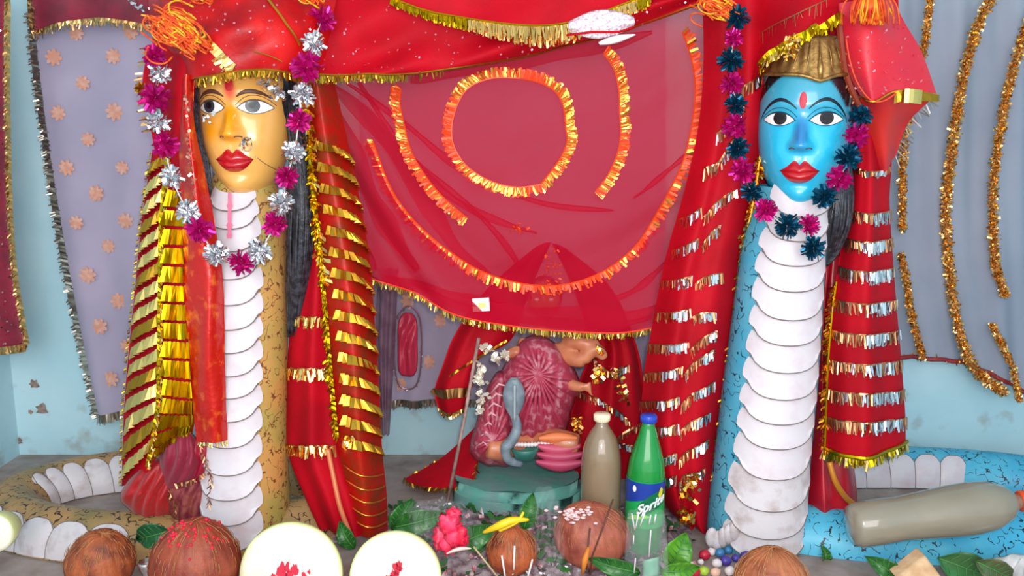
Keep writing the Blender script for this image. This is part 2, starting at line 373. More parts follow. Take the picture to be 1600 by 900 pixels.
# ------------------------------------------------------------------ red veil between the idols
def vf(u, v):
    # creases fan out from the upper left corner
    a = math.atan2(v+.12, u*1.7+.1)
    d = math.hypot(u*1.7, v)
    cre = .024*sin(a*17)*math.exp(-((a-1.05)/.5)**2)*min(d*1.5, 1)
    c2 = .012*sin((v*1.2+u*.9)*9+2*sin(u*4))*u
    c3 = .016*max(0, sin((v-.55*(1-u))*16))**3*(.3+.7*u)
    return cre+c2+c3+.01*sin(v*3)
t = thing('red_veil', at(810, 515, 2.48), 'sheer red veil with gold fringed rings stretched between the two idols', 'cloth')
V = Cloth([[(488, 90, 2.44), (560, 90, 2.45), (640, 85, 2.46), (800, 55, 2.47), (960, 20, 2.46), (1060, 0, 2.45), (1150, -10, 2.44)],
           [(505, 200, 2.44), (580, 195, 2.45), (660, 190, 2.46), (800, 180, 2.48), (970, 160, 2.47), (1060, 150, 2.45), (1150, 145, 2.44)],
           [(535, 320, 2.43), (600, 315, 2.45), (680, 315, 2.46), (810, 310, 2.48), (970, 300, 2.47), (1050, 295, 2.45), (1140, 290, 2.44)],
           [(560, 395, 2.42), (620, 400, 2.44), (700, 410, 2.46), (815, 425, 2.48), (960, 420, 2.47), (1040, 405, 2.45), (1120, 400, 2.44)],
           [(578, 432, 2.42), (640, 458, 2.44), (720, 492, 2.46), (830, 515, 2.48), (945, 519, 2.47), (1020, 512, 2.45), (1090, 500, 2.44)]], vf)
V.mesh('veil_sheet', redsheer, t, 140, 100)
def uvline(cl, pp, n=30, off=.004):
    P = [Vector((p[0], p[1], 0)) for p in pp]; out = []
    uv = [Vector((*cl.inv(p[0], p[1]), 0)) for p in pp]
    for i in range(n+1):
        q = cr(uv, i/n); out.append(cl.P(min(max(q.x, 0), 1), min(max(q.y, 0), 1), off))
    return out
def vstrip(pp, w_, nm='fold_shade_strip', off=-.008):  # sheer strips behind the veil: doubled folds, and shade built in as cloth
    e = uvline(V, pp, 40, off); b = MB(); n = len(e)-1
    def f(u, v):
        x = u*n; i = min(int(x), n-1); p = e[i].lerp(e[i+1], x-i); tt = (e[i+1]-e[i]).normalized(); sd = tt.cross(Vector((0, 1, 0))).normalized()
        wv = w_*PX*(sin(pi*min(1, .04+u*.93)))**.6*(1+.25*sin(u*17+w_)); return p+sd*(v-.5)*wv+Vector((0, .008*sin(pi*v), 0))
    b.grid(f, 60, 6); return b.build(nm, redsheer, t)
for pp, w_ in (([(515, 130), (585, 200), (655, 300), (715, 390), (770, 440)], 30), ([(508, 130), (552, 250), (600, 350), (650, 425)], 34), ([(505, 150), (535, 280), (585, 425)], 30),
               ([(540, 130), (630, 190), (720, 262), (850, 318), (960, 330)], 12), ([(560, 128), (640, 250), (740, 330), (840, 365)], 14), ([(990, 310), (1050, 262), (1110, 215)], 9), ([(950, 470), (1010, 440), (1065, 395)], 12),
               ([(640, 125), (760, 105), (900, 80), (1020, 50)], 26), ([(600, 436), (700, 470), (820, 492), (940, 500), (1040, 480)], 40), ([(640, 445), (720, 478), (830, 502), (940, 508), (1020, 498)], 16), ([(650, 250), (730, 320), (800, 400), (830, 470)], 10)):  # first path here is a shadow along the veil's top, laid in as cloth
    vstrip(pp, w_)
b = MB(); e = [V.P(i/80, 1, .003) for i in range(81)]
b.tube(e, .0025, 5, 0); fringe(b, e, .018, .004, 300, mi=1); fringe(b, e, .018, .004, 200, mi=2); e = [V.P(0, i/50, .003) for i in range(51)]; b.tube(e, .003, 5, 0)
b.build('gold_fringe_hem', [M('orange_edge', 'e8401a', .5), M('olive_foil', '9a8420', .35, .8), pgold], t, kind='stuff', smooth=False)
orl = M('orange_lace', 'f04818', .45, .2)
rings = [('inner_ring', [(812, 122), (770, 122), (735, 135), (716, 160), (706, 195), (708, 225), (722, 252), (745, 272), (775, 287), (810, 293), (845, 288)]),
         ('inner_ring', [(812, 122), (840, 128), (866, 142), (880, 165), (884, 200), (886, 222), (874, 250), (845, 288)]),
         ('middle_ring', [(943, 85), (958, 105), (966, 135), (968, 170), (970, 205), (966, 235), (952, 270), (930, 300)]),
         ('middle_ring', [(627, 140), (625, 165), (632, 200), (642, 235), (662, 270), (690, 305), (730, 340)]),
         ('outer_ring', [(582, 220), (592, 250), (605, 285), (625, 320), (655, 355), (690, 385), (730, 412), (775, 432), (830, 445), (885, 444), (935, 428), (975, 402), (1005, 370), (1030, 325), (1050, 290), (1068, 250), (1080, 200), (1086, 150), (1082, 100), (1066, 50)])]
bright = {0: 1, 1: 1, 2: .8, 3: .45, 4: .35}
for q, (nm, pp) in enumerate(rings):
    e = uvline(V, pp, 50); b = MB(); cx = Vector(at(810, 220, 2.45)); b.tube(e, .0022, 5, 0)
    for k, (a, c) in enumerate(zip(e, e[1:])):
        d = (a-cx).normalized(); d.y = 0
        z = noise.noise(Vector((a.x*9+q, a.z*9, 3.1)))
        br = bright[q]*(.85+z*2.2)
        for j in range(7):
            p = a.lerp(c, j/7); dd = (d+Vector((random.uniform(-.3, .3), -.1, random.uniform(-.3, .3)))).normalized()
            tq = (c-a).normalized()*.0032; tq.y += random.uniform(-.002, .002); l = random.uniform(.014, .03)
            b.add([p-tq, p+tq, p+dd*l+tq, p+dd*l-tq], [(0, 1, 2, 3)], 1 if random.random() < br*.62 else 0)
    b.build(nm, [orl, M('orange_gold_foil', 'ffb04a', .3, .9)], t, smooth=False)
b = MB()
for k in range(60):
    p = V.P(*V.inv(862+random.gauss(0, 8), 425+random.gauss(0, 20)), .004); b.bit(p, .009, .004, mi=0)
for k in range(30):
    p = V.P(*V.inv(812+random.gauss(0, 8), 357+random.gauss(0, 3)), .004); b.bit(p, .009, .004, mi=0)
b.build('gold_motif', orl, t, kind='stuff', smooth=False)
b = MB(); u, v = V.inv(750, 477); c = V.P(u, v, .006)
b.box((0, 0, 0), (.024, .0006, .019), Matrix.Translation(c) @ Matrix.Rotation(R(-4), 4, 'Y')); b.build('price_sticker', M('sticker_white', 'f6f2e6', .4), t, smooth=False, label='small white paper sticker')
b = MB(); b.box((0, 0, 0), (.01, .0004, .007), Matrix.Translation(c+Vector((.003, -.0015, -.002)))); 
b.build('sticker_print', M('sticker_yellow', 'e8d878', .4), t, smooth=False)

# ------------------------------------------------------------------ swags along the top
def swf(u, v): return .014*sin(v*9+u*7)+.008*sin(u*30+v*8)
t = thing('red_swag', at(700, 110, 2.36), 'red cloth swag with thin gold edge crossing above the veil', 'cloth')
SW = Cloth([[(400, -40, 2.34), (560, -40, 2.36), (760, -40, 2.38), (960, -40, 2.38), (1180, -40, 2.36)],
            [(420, 30, 2.30), (560, 30, 2.33), (760, 20, 2.36), (960, 0, 2.37), (1150, -25, 2.36)],
            [(440, 80, 2.27), (560, 85, 2.31), (740, 70, 2.35), (950, 30, 2.37), (1140, -15, 2.36)],
            [(460, 117, 2.25), (560, 119, 2.30), (720, 104, 2.35), (940, 58, 2.37), (1130, -5, 2.36)]], swf)
SW.mesh('cloth', redcl, t, 90, 30)
b = MB(); e = [SW.P(i/80, 1, .004) for i in range(81)]; b.tube(e, .0028, 5, 0)
for i, (a, c) in enumerate(zip(e[:38], e[1:38])):
    fringe(b, [a, c], .02, .0035, 900 if i < 30 else 150, mi=1 if random.random() < .5 else 0)
b.build('gold_edge', [gold, M('olive_foil', '9a8420', .35, .8)], t, kind='stuff', smooth=False)
b = MB()
for k in range(220):
    u = random.random(); v = random.uniform(.2, .98); b.bit(SW.P(u, v, .004), .005, .004)
b.build('sequins', M('pink_bits', 'f0a0b0', .3, .6), t, kind='stuff', smooth=False)
t = thing('red_swag', at(800, 50, 2.32), 'upper red cloth swag with broad pale gold fringe at the top centre', 'cloth')
S2 = Cloth([[(590, -60, 2.33), (700, -60, 2.33), (800, -60, 2.33), (900, -60, 2.33), (1040, -60, 2.34)], [(600, -25, 2.32), (700, -10, 2.31), (800, 0, 2.31), (900, -5, 2.31), (1020, -30, 2.33)],
            [(612, -2, 2.32), (690, 22, 2.30), (800, 40, 2.29), (905, 32, 2.30), (1015, -8, 2.33)]], lambda u, v: .008*sin(u*14+v*4))
S2.mesh('cloth', redcl, t, 50, 14)
b = MB(); e = [S2.P(i/60, 1, .004) for i in range(61)]; b.tube(e, .003, 5, 0); 
for i, (a, c) in enumerate(zip(e, e[1:])):
    k = math.exp(-((i-38)/18)**2)
    fringe(b, [a, c], .018+.03*k, .005, 1300, mi=1 if k > .4 else 0, jit=.2)
b.build('gold_fringe', [ygold, pgold], t, kind='stuff', smooth=False)
# crushed silver-white lace knot
t = thing('silver_lace_knot', at(940, 65, 2.28), 'white and silver crushed lace knot on the top swag', 'lace')
b = MB()
def lk(u, v):
    p = at(888+u*102, 42+(v-.5)*(44*sin(pi*(.1+.8*u)))-8*u, 2.29); p.y += .01*noise.noise(p*90)-.02*sin(pi*v); return p
b.grid(lk, 24, 12)
b.build('lace', M('white_lace', 'f6eef4', .5, 0, 'c8a8b8', 160, .6, 200, ramp=(.45, .6)), t, thick=.003)
b = MB(); b.grid(lambda u, v: at(935+u*56+v*2, 68-u*14+(v-.5)*11*sin(pi*(.1+.9*u)), 2.285-.006*sin(pi*v)), 12, 4)
b.build('lace_tail', M('white_satin', 'fbf4f6', .3), t, thick=.003)
b = MB(); b.tube(path([(885, 55), (930, 50), (965, 50), (990, 42)], 2.268, 12), .003, 5); b.build('red_fold', redcl, t)

# ------------------------------------------------------------------ heads
S_ = 2.2/F
WT = [(-144, 0), (-140, 18), (-132, 31), (-114, 46), (-90, 59), (-60, 68), (-30, 72), (0, 73), (40, 71), (70, 63), (92, 46), (105, 26), (110, 0)]
DT = [(-144, 0), (-140, 34), (-132, 50), (-114, 62), (-90, 66), (-60, 68), (0, 68), (40, 69), (70, 62), (92, 46), (105, 26), (110, 0)]
def sm(tab, v): return (interp(tab, v-5)+2*interp(tab, v)+interp(tab, v+5))/4 if -139 < v < 100 else interp(tab, v)
def g2(u, v, cu, cv, su, sv): return math.exp(-((u-cu)/su)**2-((v-cv)/sv)**2)
def feat(u, v):
    f = 0
    k = 0 if v > 12 else (12-v)/54 if v > -42 else max(0, 1-(-42-v)/9)
    k = k*k*(3-2*k) if k < 1 else 1
    f += 21*k*math.exp(-(abs(u)/(7+4.5*min(1, max(0, (12-v)/54))))**2.4)
    f += 8*(g2(u, v, 12, -40, 6.5, 7)+g2(u, v, -12, -40, 6.5, 7))
    f -= 6*(g2(u, v, 34, 2, 20, 13)+g2(u, v, -34, 2, 20, 13))
    f += 3*(g2(u, v, 34, 24, 26, 8)+g2(u, v, -34, 24, 26, 8))
    f += 6*g2(u, v, 0, -83, 24, 13)-2.5*g2(u, v, 0, -102, 18, 6)-1.5*g2(u, v, 0, -60, 4, 8)
    f += 6*g2(u, v, 0, -124, 20, 12)+4*(g2(u, v, 42, -48, 20, 22)+g2(u, v, -42, -48, 20, 22))
    return f
def onface(u, v, off=0):
    W = max(sm(WT, v), 1); D = sm(DT, v); k = min(abs(u)/W, .999)
    return Vector((u*S_, -(D*math.sqrt(1-k*k)+feat(u, v)+off)*S_, v*S_))
def head(parent, C, yaw, colfn, mname, browmat, irisc, lidc, longbrow, tilt=0):
    T = Matrix.Translation(C) @ Matrix.Rotation(tilt, 4, 'Y') @ Matrix.Rotation(yaw, 4, 'Z')
    b = MB(); cols = []; nv = 110; nu = 120
    for j in range(nv+1):
        v = -144+254*(.5-.5*cos(pi*j/nv))
        for i in range(nu):
            a = 2*pi*i/nu; W = sm(WT, v) if 0 < j < nv else 0.01; D = sm(DT, v) if 0 < j < nv else 0.01; u = W*sin(a)
            if cos(a) > 0: y = -(D*cos(a)+feat(u, v)*min(1, cos(a)*3))
            else: y = -D*cos(a)*1.0
            b.v.append(tuple(T @ Vector((u*S_, y*S_, v*S_)))); cols.append(colfn(u, v, cos(a)))
    for j in range(nv):
        for i in range(nu):
            q = j*nu+i; r_ = j*nu+(i+1) % nu; b.f.append((q, r_, r_+nu, q+nu)); b.m.append(0)
    b.build('head', M(mname, 'ffffff', .22, coat=.5, vcol=True), parent, cols=cols)
    def on(u, v, o): return T @ onface(u, v, o)
    for s in (-1, 1):
        up = lambda t: 12*(1-abs(t)**2.2)+(1.5*t*s if longbrow else 0)
        dn = lambda t: -9*(1-abs(t)**2)
        b = MB(); b.grid(lambda x, y: on(s*35+25*(2*x-1), dn(2*x-1)+(up(2*x-1)-dn(2*x-1))*y, 1.2+3*(1-(2*x-1)**2)*(1-(2*y-1)**2)), 20, 8)
        eye = b.build('eye', M('eye_white', 'f4f2f0', .2, coat=.4), parent)
        b = MB(); ic = s*35-3 if not longbrow else s*35+1; R0 = 10.5
        def clampd(u, v):
            t_ = max(-1, min(1, (u-s*35)/25)); return max(dn(t_)+.8, min(up(t_)-.5, v)), t_
        def disc(R0, o, cv):
            vs = []; n = 28
            for rr in (0, .5, 1):
                for i in range(n):
                    u = ic+R0*rr*cos(2*pi*i/n); v, t_ = clampd(u, cv+R0*rr*sin(2*pi*i/n)); tt = (v-dn(t_))/max(up(t_)-dn(t_), .1)*2-1
                    vs.append(on(u, v, o+3*(1-t_*t_)*(1-tt*tt)))
            b.add(vs, [(k*n+i, k*n+(i+1) % n, (k+1)*n+(i+1) % n, (k+1)*n+i) for k in (0, 1) for i in range(n)])
        disc(R0, 2.0, 3); b.build('iris', irisc, eye)
        b = MB(); disc(5, 2.8, 4); b.build('pupil', black, eye)
        b = MB(); P = [on(s*35+25*(1-2*i/24), up(1-2*i/24), 1.6) for i in range(25)]; b.tube(P, [.0009+.0014*sin(pi*i/24) for i in range(25)], 6)
        b.build('upper_lash_line', lidc, parent)
        b = MB(); P = [on(s*35+25*(1-2*i/24), dn(1-2*i/24), 1.4) for i in range(25)]; b.tube(P, .0009, 6); b.build('lower_lash_line', lidc, parent)
        b = MB(); P = [on(s*(35+27*(1-2*i/24)), 19*(1-.8*abs(1-2*i/24)**2.2), 1) for i in range(25)]; b.tube(P, .0008, 6); b.build('eyelid_crease', lidc, parent)
        b = MB()
        if longbrow: bp = [(9, 17), (18, 25), (30, 31), (42, 30), (54, 21), (63, 7), (66, -4)]
        else: bp = [(10, 17), (20, 23), (32, 25), (46, 22), (58, 14)]
        P = [Vector((s*x, y, 0)) for x, y in bp]; Q = [cr(P, i/24) for i in range(25)]
        nq = 25; vs = []
        for i, q in enumerate(Q):
            w_ = (2.6 if longbrow else 3.2)*sin(pi*(.08+.86*i/24))+.3
            for dv, o in ((-w_, .3), (0, 1.6), (w_, .3)): vs.append(on(q.x, q.y+dv, o))
        b.add(vs, [(3*i+k, 3*i+k+1, 3*i+k+4, 3*i+k+3) for i in range(24) for k in (0, 1)]); b.build('eyebrow', browmat, parent)
        b = MB(); b.tube([on(s*13+4*cos(a), -45+1.5*sin(a), 1.0) for a in [pi*i/6 for i in range(7)]], .0014, 6); b.build('nostril', M('nostril_dark', '6a3a28', .6), parent)
    # lips
    def edge_u(t): return -70+3*0+ (7.5*math.exp(-((abs(t)-.28)/.3)**2)-3.0*math.exp(-(t/.12)**2))*(1-abs(t)**3)-(9*abs(t)**2) 
    def edge_m(t): return -82+2.2*math.exp(-((abs(t)-.3)/.25)**2)*0-1.5*math.exp(-(t/.2)**2)+3*t*t
    def edge_l(t): return -99+20*abs(t)**2.3
    hw = 30
    def top(t): return max(edge_u(t), edge_m(t)+.2)
    b = MB(); b.grid(lambda x, y: on(hw*(2*x-1), edge_m(2*x-1)+(top(2*x-1)-edge_m(2*x-1))*y, .8+5*sin(pi*min(1, y*1.0+.12))*(1-(2*x-1)**2)**.7), 28, 8); b.build('upper_lip', redp, parent)
    b = MB(); b.grid(lambda x, y: on(hw*(2*x-1), min(edge_l(2*x-1), edge_m(2*x-1))+(edge_m(2*x-1)-min(edge_l(2*x-1), edge_m(2*x-1)))*y, .8+6.5*sin(pi*max(0, y*.9))*(1-(2*x-1)**2)**.7), 28, 10); b.build('lower_lip', redp, parent)
    b = MB(); b.tube([on(hw*(2*i/24-1), edge_m(2*i/24-1), 2.2) for i in range(25)], .0009, 5); b.build('mouth_line', M('dark_lip', '5a0810', .5), parent)
    return on, T
def mix(a, b, t): t = max(0, min(1, t)); return tuple(x+(y-x)*t for x, y in zip(a, b))
Lbase = lin('e8ac58'); Lyel = lin('f09a10'); Lred = lin('e83c18')
def lcol(u, v, c):
    n = noise.noise(Vector((u*.05, v*.05, 0)))*.25
    f = g2(u, v, 0, -22, 13, 38)*1.5+n*.5+g2(u, v, -38, -35, 20, 20)*1.2
    col = mix(Lbase, Lyel, f-.15); col = mix(col, Lred, (g2(u, v, 0, 28, 10, 20)*1.5-.35+n))
    return mix(col, lin('d89048'), (abs(u)/75)**4*.6)
Bb = lin('28b4dc'); Bd = lin('3c9cb8'); Bn = lin('2a7cb8')
def bcol(u, v, c):
    hk = (v-76+(58 if u > 0 else 40)*(abs(u)/64)**2.4)/3+.5 if v > 20 else 0
    if c < -.2 or hk >= 1: return lin('15141a')
    col = mix(Bb, Bd, (v+8)/40); col = mix(col, Bn, (1.6*g2(u, v, 0, -20, 13, 34)-.35)); 
    return mix(mix(col, lin('c86a80'), 1.2*g2(u, v, 0, 28, 9, 12)-.4), lin('15141a'), hk)

# ------------------------------------------------------------------ serpent bodies
class Column:
    def __init__(s, rows, Y, dep=1.0):
        s.t = []
        for py, a, c in rows:
            m = at((a+c)/2, py, Y); r = (at(c, py, Y).x-at(a, py, Y).x)/2; s.t.append((m.z, m.x, r))
        s.t.sort(); s.Y = Y; s.dep = dep
    def q(s, z):
        def k(i): 
            tab = [(a[0], a[i]) for a in s.t]; return (interp(tab, z-.02)+2*interp(tab, z)+interp(tab, z+.02))/4
        return k(1), k(2)
    def P(s, a, z, off=0):
        x, r = s.q(z); return Vector((x+(r+off)*sin(a), s.Y-(r*s.dep+off)*cos(a), z))
    def mesh(s, name, mat, parent, n=48, m=70):
        z0, z1 = s.t[0][0], s.t[-1][0]; b = MB(); b.grid(lambda u, v: s.P(2*pi*u, z0+(z1-z0)*v), n, m, 0, True)
        return b.build(name, mat, parent)
def plate(col, parent, zt, zb, a0, aw, sag, mat):
    b = MB(); nu = 12; nv = 5
    H = zt-zb
    def f(u, v):
        s = 2*u-1; t = v
        w_ = .84+.16*sin(pi*min(1, .15+t*.85))
        z = zt+.012-(H+.012)*t-sag*(1-s*s)*1.0+sag*.3
        if t > .6: z += H*.35*((t-.6)/.4)*abs(s)**5
        return col.P(a0+s*aw*w_, z, .003+.011*t**1.3-.003*abs(s)**6)
    b.grid(f, nu, nv)
    # bottom lip giving thickness
    low = [f(i/nu, 1) for i in range(nu+1)]; o = len(b.v); x = []
    for i, p in enumerate(low):
        s = 2*i/nu-1; q = col.P(a0+s*aw, p.z+.003, -.002); x += [p, q]
    b.add(x, [(2*i, 2*i+2, 2*i+3, 2*i+1) for i in range(nu)])
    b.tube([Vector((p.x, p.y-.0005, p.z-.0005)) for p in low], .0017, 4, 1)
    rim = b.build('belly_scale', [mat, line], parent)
    return rim, low
def zof(py, Y): return at(800, py, Y).z

def coil(name_mat, parent, cx, cy, rx, ry, scales):
    b = MB(); h = .1
    def P(a, bb, off=0): return Vector((cx+(rx+(h+off)*cos(bb))*cos(a), cy+(ry+(h+off)*cos(bb))*sin(a), (h+off)*max(sin(bb), 0)))
    b.grid(lambda u, v: P(2*pi*u, pi*v)+Vector((0, 0, .0005)), 96, 14, 0, True); b.build('coil', name_mat, parent)
    for (a0, a1, b0, b1, mt) in scales:
        c = MB()
        def f(u, v):
            s = 2*u-1; e = (1-abs(s)**3*.22*v)
            return P(a0+(a1-a0)*u*.985, b0+(b1-b0)*v*e, .004+.008*(1-abs(s)**3)*(.4+.6*v))
        c.grid(f, 8, 6)
        for r_ in ((0, 1),):
            top_ = [f(i/8, 1) for i in range(9)]; x = []
            for i, p in enumerate(top_): x += [p, P(a0+(a1-a0)*i/8, b0+(b1-b0)*(1-abs(2*i/8-1)**3*.22), 0)]
            c.add(x, [(2*i, 2*i+2, 2*i+3, 2*i+1) for i in range(8)])
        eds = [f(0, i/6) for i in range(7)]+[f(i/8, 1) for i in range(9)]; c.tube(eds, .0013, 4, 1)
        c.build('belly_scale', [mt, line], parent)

# ---- left idol
LI = thing('serpent_idol', at(385, 850, 2.35), 'left idol with yellow-orange woman face on an upright snake body of white scales', 'statue', 'serpent idols')
LC = Column([(270, 335, 425), (300, 330, 435), (340, 325, 445), (420, 322, 448), (500, 320, 448), (600, 318, 448), (700, 315, 448), (800, 312, 452), (862, 315, 455)], 2.34)
bodyL = M('tan_painted_body', 'c8904e', .5, 0, 'a08c48', 10, .3, 60)
LC.mesh('snake_body', specked('tan_side_paint', 'cc9452', 'a89a50', '7a4a28', .02, 40), LI)
ys = [302, 322, 350, 385, 428, 468, 506, 542, 578, 612, 648, 688, 730, 768, 806, 846]
for k, (a, c) in enumerate(zip(ys, ys[1:])):
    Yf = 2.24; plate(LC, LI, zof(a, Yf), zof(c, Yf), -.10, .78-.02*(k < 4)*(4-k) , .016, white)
for dx, y0, y1, w_ in ((0, 300, 372, 5), (-3, 318, 345, 9), (3, 330, 392, 2)):
    pass
b = MB(); zz = [zof(y, 2.22) for y in (302, 320, 345, 372)]
b.grid(lambda u, v: LC.P(-.06+(u-.5)*(.09+.1*noise.noise(Vector((0, v*9, 1)))), zz[0]+(zz[-1]-zz[0])*v, .0185), 4, 14); b.build('vermilion_drip', M('pink_smear', 'd87090', .7), LI)
HL = at(384, 170, 2.33); 
on, TL = head(LI, HL, R(-3), lcol, 'orange_face_paint', M('brown_brow', '5a3420', .5), M('grey_iris', '343840', .2), M('dark_lid', '5c4a3c', .5), False)
b = MB(); n = 20; vs = [on(0, 36, 2)]+[on(7*cos(2*pi*i/n), 34+9*sin(2*pi*i/n), .8) for i in range(n)]; b.add(vs, [(0, i+1, (i+1) % n+1) for i in range(n)]); b.build('bindi', M('bindi_red', 'c00e18', .4), LI)
b = MB(); b.tube([on(24, -56, 6)+Vector((.013*cos(a), -.003, .017*sin(a))) for a in [2*pi*i/20 for i in range(21)]], .0013, 6)
P = [on(34, -75, 5), on(46, -88, 6), on(62, -104, 7), on(70, -112, 8)]; b.tube([cr(P, i/10) for i in range(11)], .0008, 5)
b.build('nose_ring', M('ring_metal', 'c0b0a0', .25, 1), LI)
b = MB()
for k in range(14): b.bit(on(20+random.uniform(-6, 6), -56+random.uniform(-6, 6), 4), .012, .006)
b.build('nose_ring_stone', silver, LI, smooth=False)
# hair
def strands(parent, paths, mat, nm='hair'):
    b = MB()
    for P, r0, r1 in paths:
        Q = [cr([at(*p) for p in P], i/20) for i in range(21)]
        b.tube(Q, [r0+(r1-r0)*i/20 for i in range(21)], 7)
    return b.build(nm, mat, parent)
pp = []
for k in range(22):
    t_ = k/21; j = random.uniform(-3, 3)
    pp.append(([(435+t_*25, 120, 2.33), (452+t_*22+j, 220, 2.30-.02*sin(pi*t_)), (450+t_*38, 300, 2.29-.03*sin(pi*t_)), (448+t_*40+j, 380, 2.29-.03*sin(pi*t_)), (449+t_*30, 450, 2.30-.02*sin(pi*t_)), (450+t_*14+j*.5, 520+random.uniform(-14, 8), 2.31)], .006, .004))
for k in range(10):
    t_ = k/9; pp.append(([(303+t_*14, 112, 2.29), (303+t_*14, 200, 2.29), (310+t_*16, 260, 2.29), (318+t_*14, 315+random.uniform(-5, 8), 2.29)], .005, .003))
strands(LI, pp, hairm)
b = MB(); b.ball(HL+Vector((.005, .03, .012)), (.128, .12, .172), 40, lambda d: 1+.012*sin(math.atan2(d.y, d.x)*40)); b.build('hair_cap', hairm, LI)
# silver hair ornament bits around the brow
b = MB()
for (x, y, n_) in ((318, 122, 26), (415, 128, 22), (430, 140, 26), (440, 150, 20), (322, 187, 12), (340, 112, 8)):
    for k in range(n_): b.bit(at(x+random.gauss(0, 4), y+random.gauss(0, 4), 2.175 if x > 330 else 2.2), .012, .007)
b.build('silver_forehead_jewel', silver, LI, kind='stuff', smooth=False)

# ---- right idol
RI = thing('serpent_idol', at(1190, 850, 2.35), 'right idol with bright blue face and gold crown on an upright blue snake body', 'statue', 'serpent idols')
RC = Column([(290, 1185, 1300), (320, 1178, 1295), (360, 1165, 1290), (400, 1157, 1287), (500, 1145, 1281), (600, 1131, 1274), (700, 1119, 1264), (800, 1106, 1257), (830, 1104, 1256), (862, 1100, 1256)], 2.36)
RC.mesh('snake_body', specked('blue_side_paint', '3e9fbe', '5aa8c0', '1a3a4a', .012, 24), RI)
ys = [296, 330, 368, 406, 446, 490, 529, 571, 612, 650, 688, 735, 783, 825, 858]
for k, (a, c) in enumerate(zip(ys, ys[1:])):
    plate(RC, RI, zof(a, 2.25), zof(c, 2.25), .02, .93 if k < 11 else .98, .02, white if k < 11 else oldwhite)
for k in range(5):
    b = MB(); p = at(1112+k*9, 845-abs(k-1)*5, 2.27-.005*k); b.ball(p, (.018, .012, .03), 10); b.build('base_scale', oldwhite, RI)
HR = at(1256, 188, 2.34)
on, TR = head(RI, HR, R(-20), bcol, 'blue_face_paint', M('black_brow', '0c1a2c', .4), M('dark_iris', '2a1e20', .2), M('navy_lid', '14303f', .5), True)
b = MB(); n = 20; vs = [on(0, 30, 2.4)]+[on(5.5*cos(2*pi*i/n), 30+13*sin(2*pi*i/n)*(1 if i < 11 else 1), .9) for i in range(n)]; b.add(vs, [(0, i+1, (i+1) % n+1) for i in range(n)]); b.build('bindi', M('bindi_crimson', 'c02038', .5), RI)
b = MB()
def cap(u, v):
    a = 2*pi*u; z = -.06+.22*v; r = .132*math.sqrt(max(0, 1-(max(z, 0)/.175)**2))
    fr = cos(a-pi*1.5)  # 1 at the front (-y)
    lift = max(0, fr)**.7*.12*max(0, 1-v*1.5)
    return HR+Vector((r*cos(a)*1.0, .03+r*.95*sin(a)*(1+.0*fr), z+lift))
b.ball(HR+Vector((.006, .034, .02)), (.124, .125, .165), 44, lambda d: 1+.012*sin(math.atan2(d.y, d.x)*44))
b.build('hair_cap', hairm, RI)
pp = []
for k in range(24):
    t_ = k/23; x0 = 1195+t_*135; Yh = 2.235+.05*abs(t_-.5)**2*4; yy = 128-34*sin(pi*t_)**.7
    pp.append(([(x0, 96, Yh+.03), (x0, yy+8, Yh)], .009, .008))
pp = []
for k in range(20):
    t_ = k/19; j = random.uniform(-3, 3)
    pp.append(([(1310+t_*16, 160, 2.31), (1305+t_*22+j, 240, 2.31), (1290+t_*42, 300, 2.31-.03*sin(pi*t_)), (1284+t_*44+j, 350, 2.31-.03*sin(pi*t_)), (1283+t_*26, 395, 2.32), (1284+t_*8, 415, 2.33)], .006, .004))
strands(RI, pp, hairm)
# crown
b = MB()
crm = M('dull_gold_crown', 'b08a50', .4, .75, '8a6434', 50, .4, 90)
def crown(u, v):
    a = -pi*.5+ (u-.5)*pi*1.15; r = .112-.03*v
    h0 = .082+.012*abs(sin((u-.5)*pi*2))*0+.02*(1-abs(2*u-1))*-.6; H = .10*cos((u-.5)*2.4)**.6
    flute = 1+.025*sin(u*pi*26)*(.3+.7*sin(pi*v))
    return HR+Vector((r*cos(a)*flute, .005+r*sin(a)*flute, h0+.034+H*v-.012*math.exp(-((u-.5)/.07)**2)*(1-v)))
b.grid(crown, 80, 14)
b.build('crown', crm, RI, thick=.006)
b = MB(); b.tube([crown(i/30, 0)+Vector((0, -.003, .002)) for i in range(31)], .005, 8); b.tube([crown(.5, .05), crown(.5, .3)+Vector((0, -.006, 0)), crown(.5, .7)], [.006, .008, .003], 8)
for k in range(9):
    c0 = crown(.15+.0875*k, .1); c1 = crown(.5+(-.35+.0875*k)*.75, .95); b.tube([c0, c0.lerp(c1, .5)+Vector((0, -.008, 0)), c1], .002, 5)
b.build('crown_band', crm, RI)
b = MB()
for k in range(60):
    t_ = random.random(); p = at(1240+random.gauss(0, 6), 55+t_*36, 2.21); b.bit(p, .012, .005)
b.build('crown_sparkle', pgold, RI, kind='stuff', smooth=False)

# coils
CY = 2.54; rxl = .80
def scl(rx, ry, cx, arcs): return arcs
LX = -1.0; RX = 1.2
# back inner scales and front outer scales
def arcs(n, a0, a1, b0, b1, mt): return [(R(a0+(a1-a0)*k/n), R(a0+(a1-a0)*(k+1)/n), R(b0), R(b1), mt) for k in range(n)]
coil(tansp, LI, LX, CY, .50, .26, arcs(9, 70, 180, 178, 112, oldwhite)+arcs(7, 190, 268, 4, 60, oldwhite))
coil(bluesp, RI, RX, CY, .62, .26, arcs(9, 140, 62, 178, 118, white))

# ------------------------------------------------------------------ cloths of the left idol
def conv(Y0, d, n=0, a=0): return lambda u, v: -d*sin(pi*u)+a*sin(n*u*2*pi)
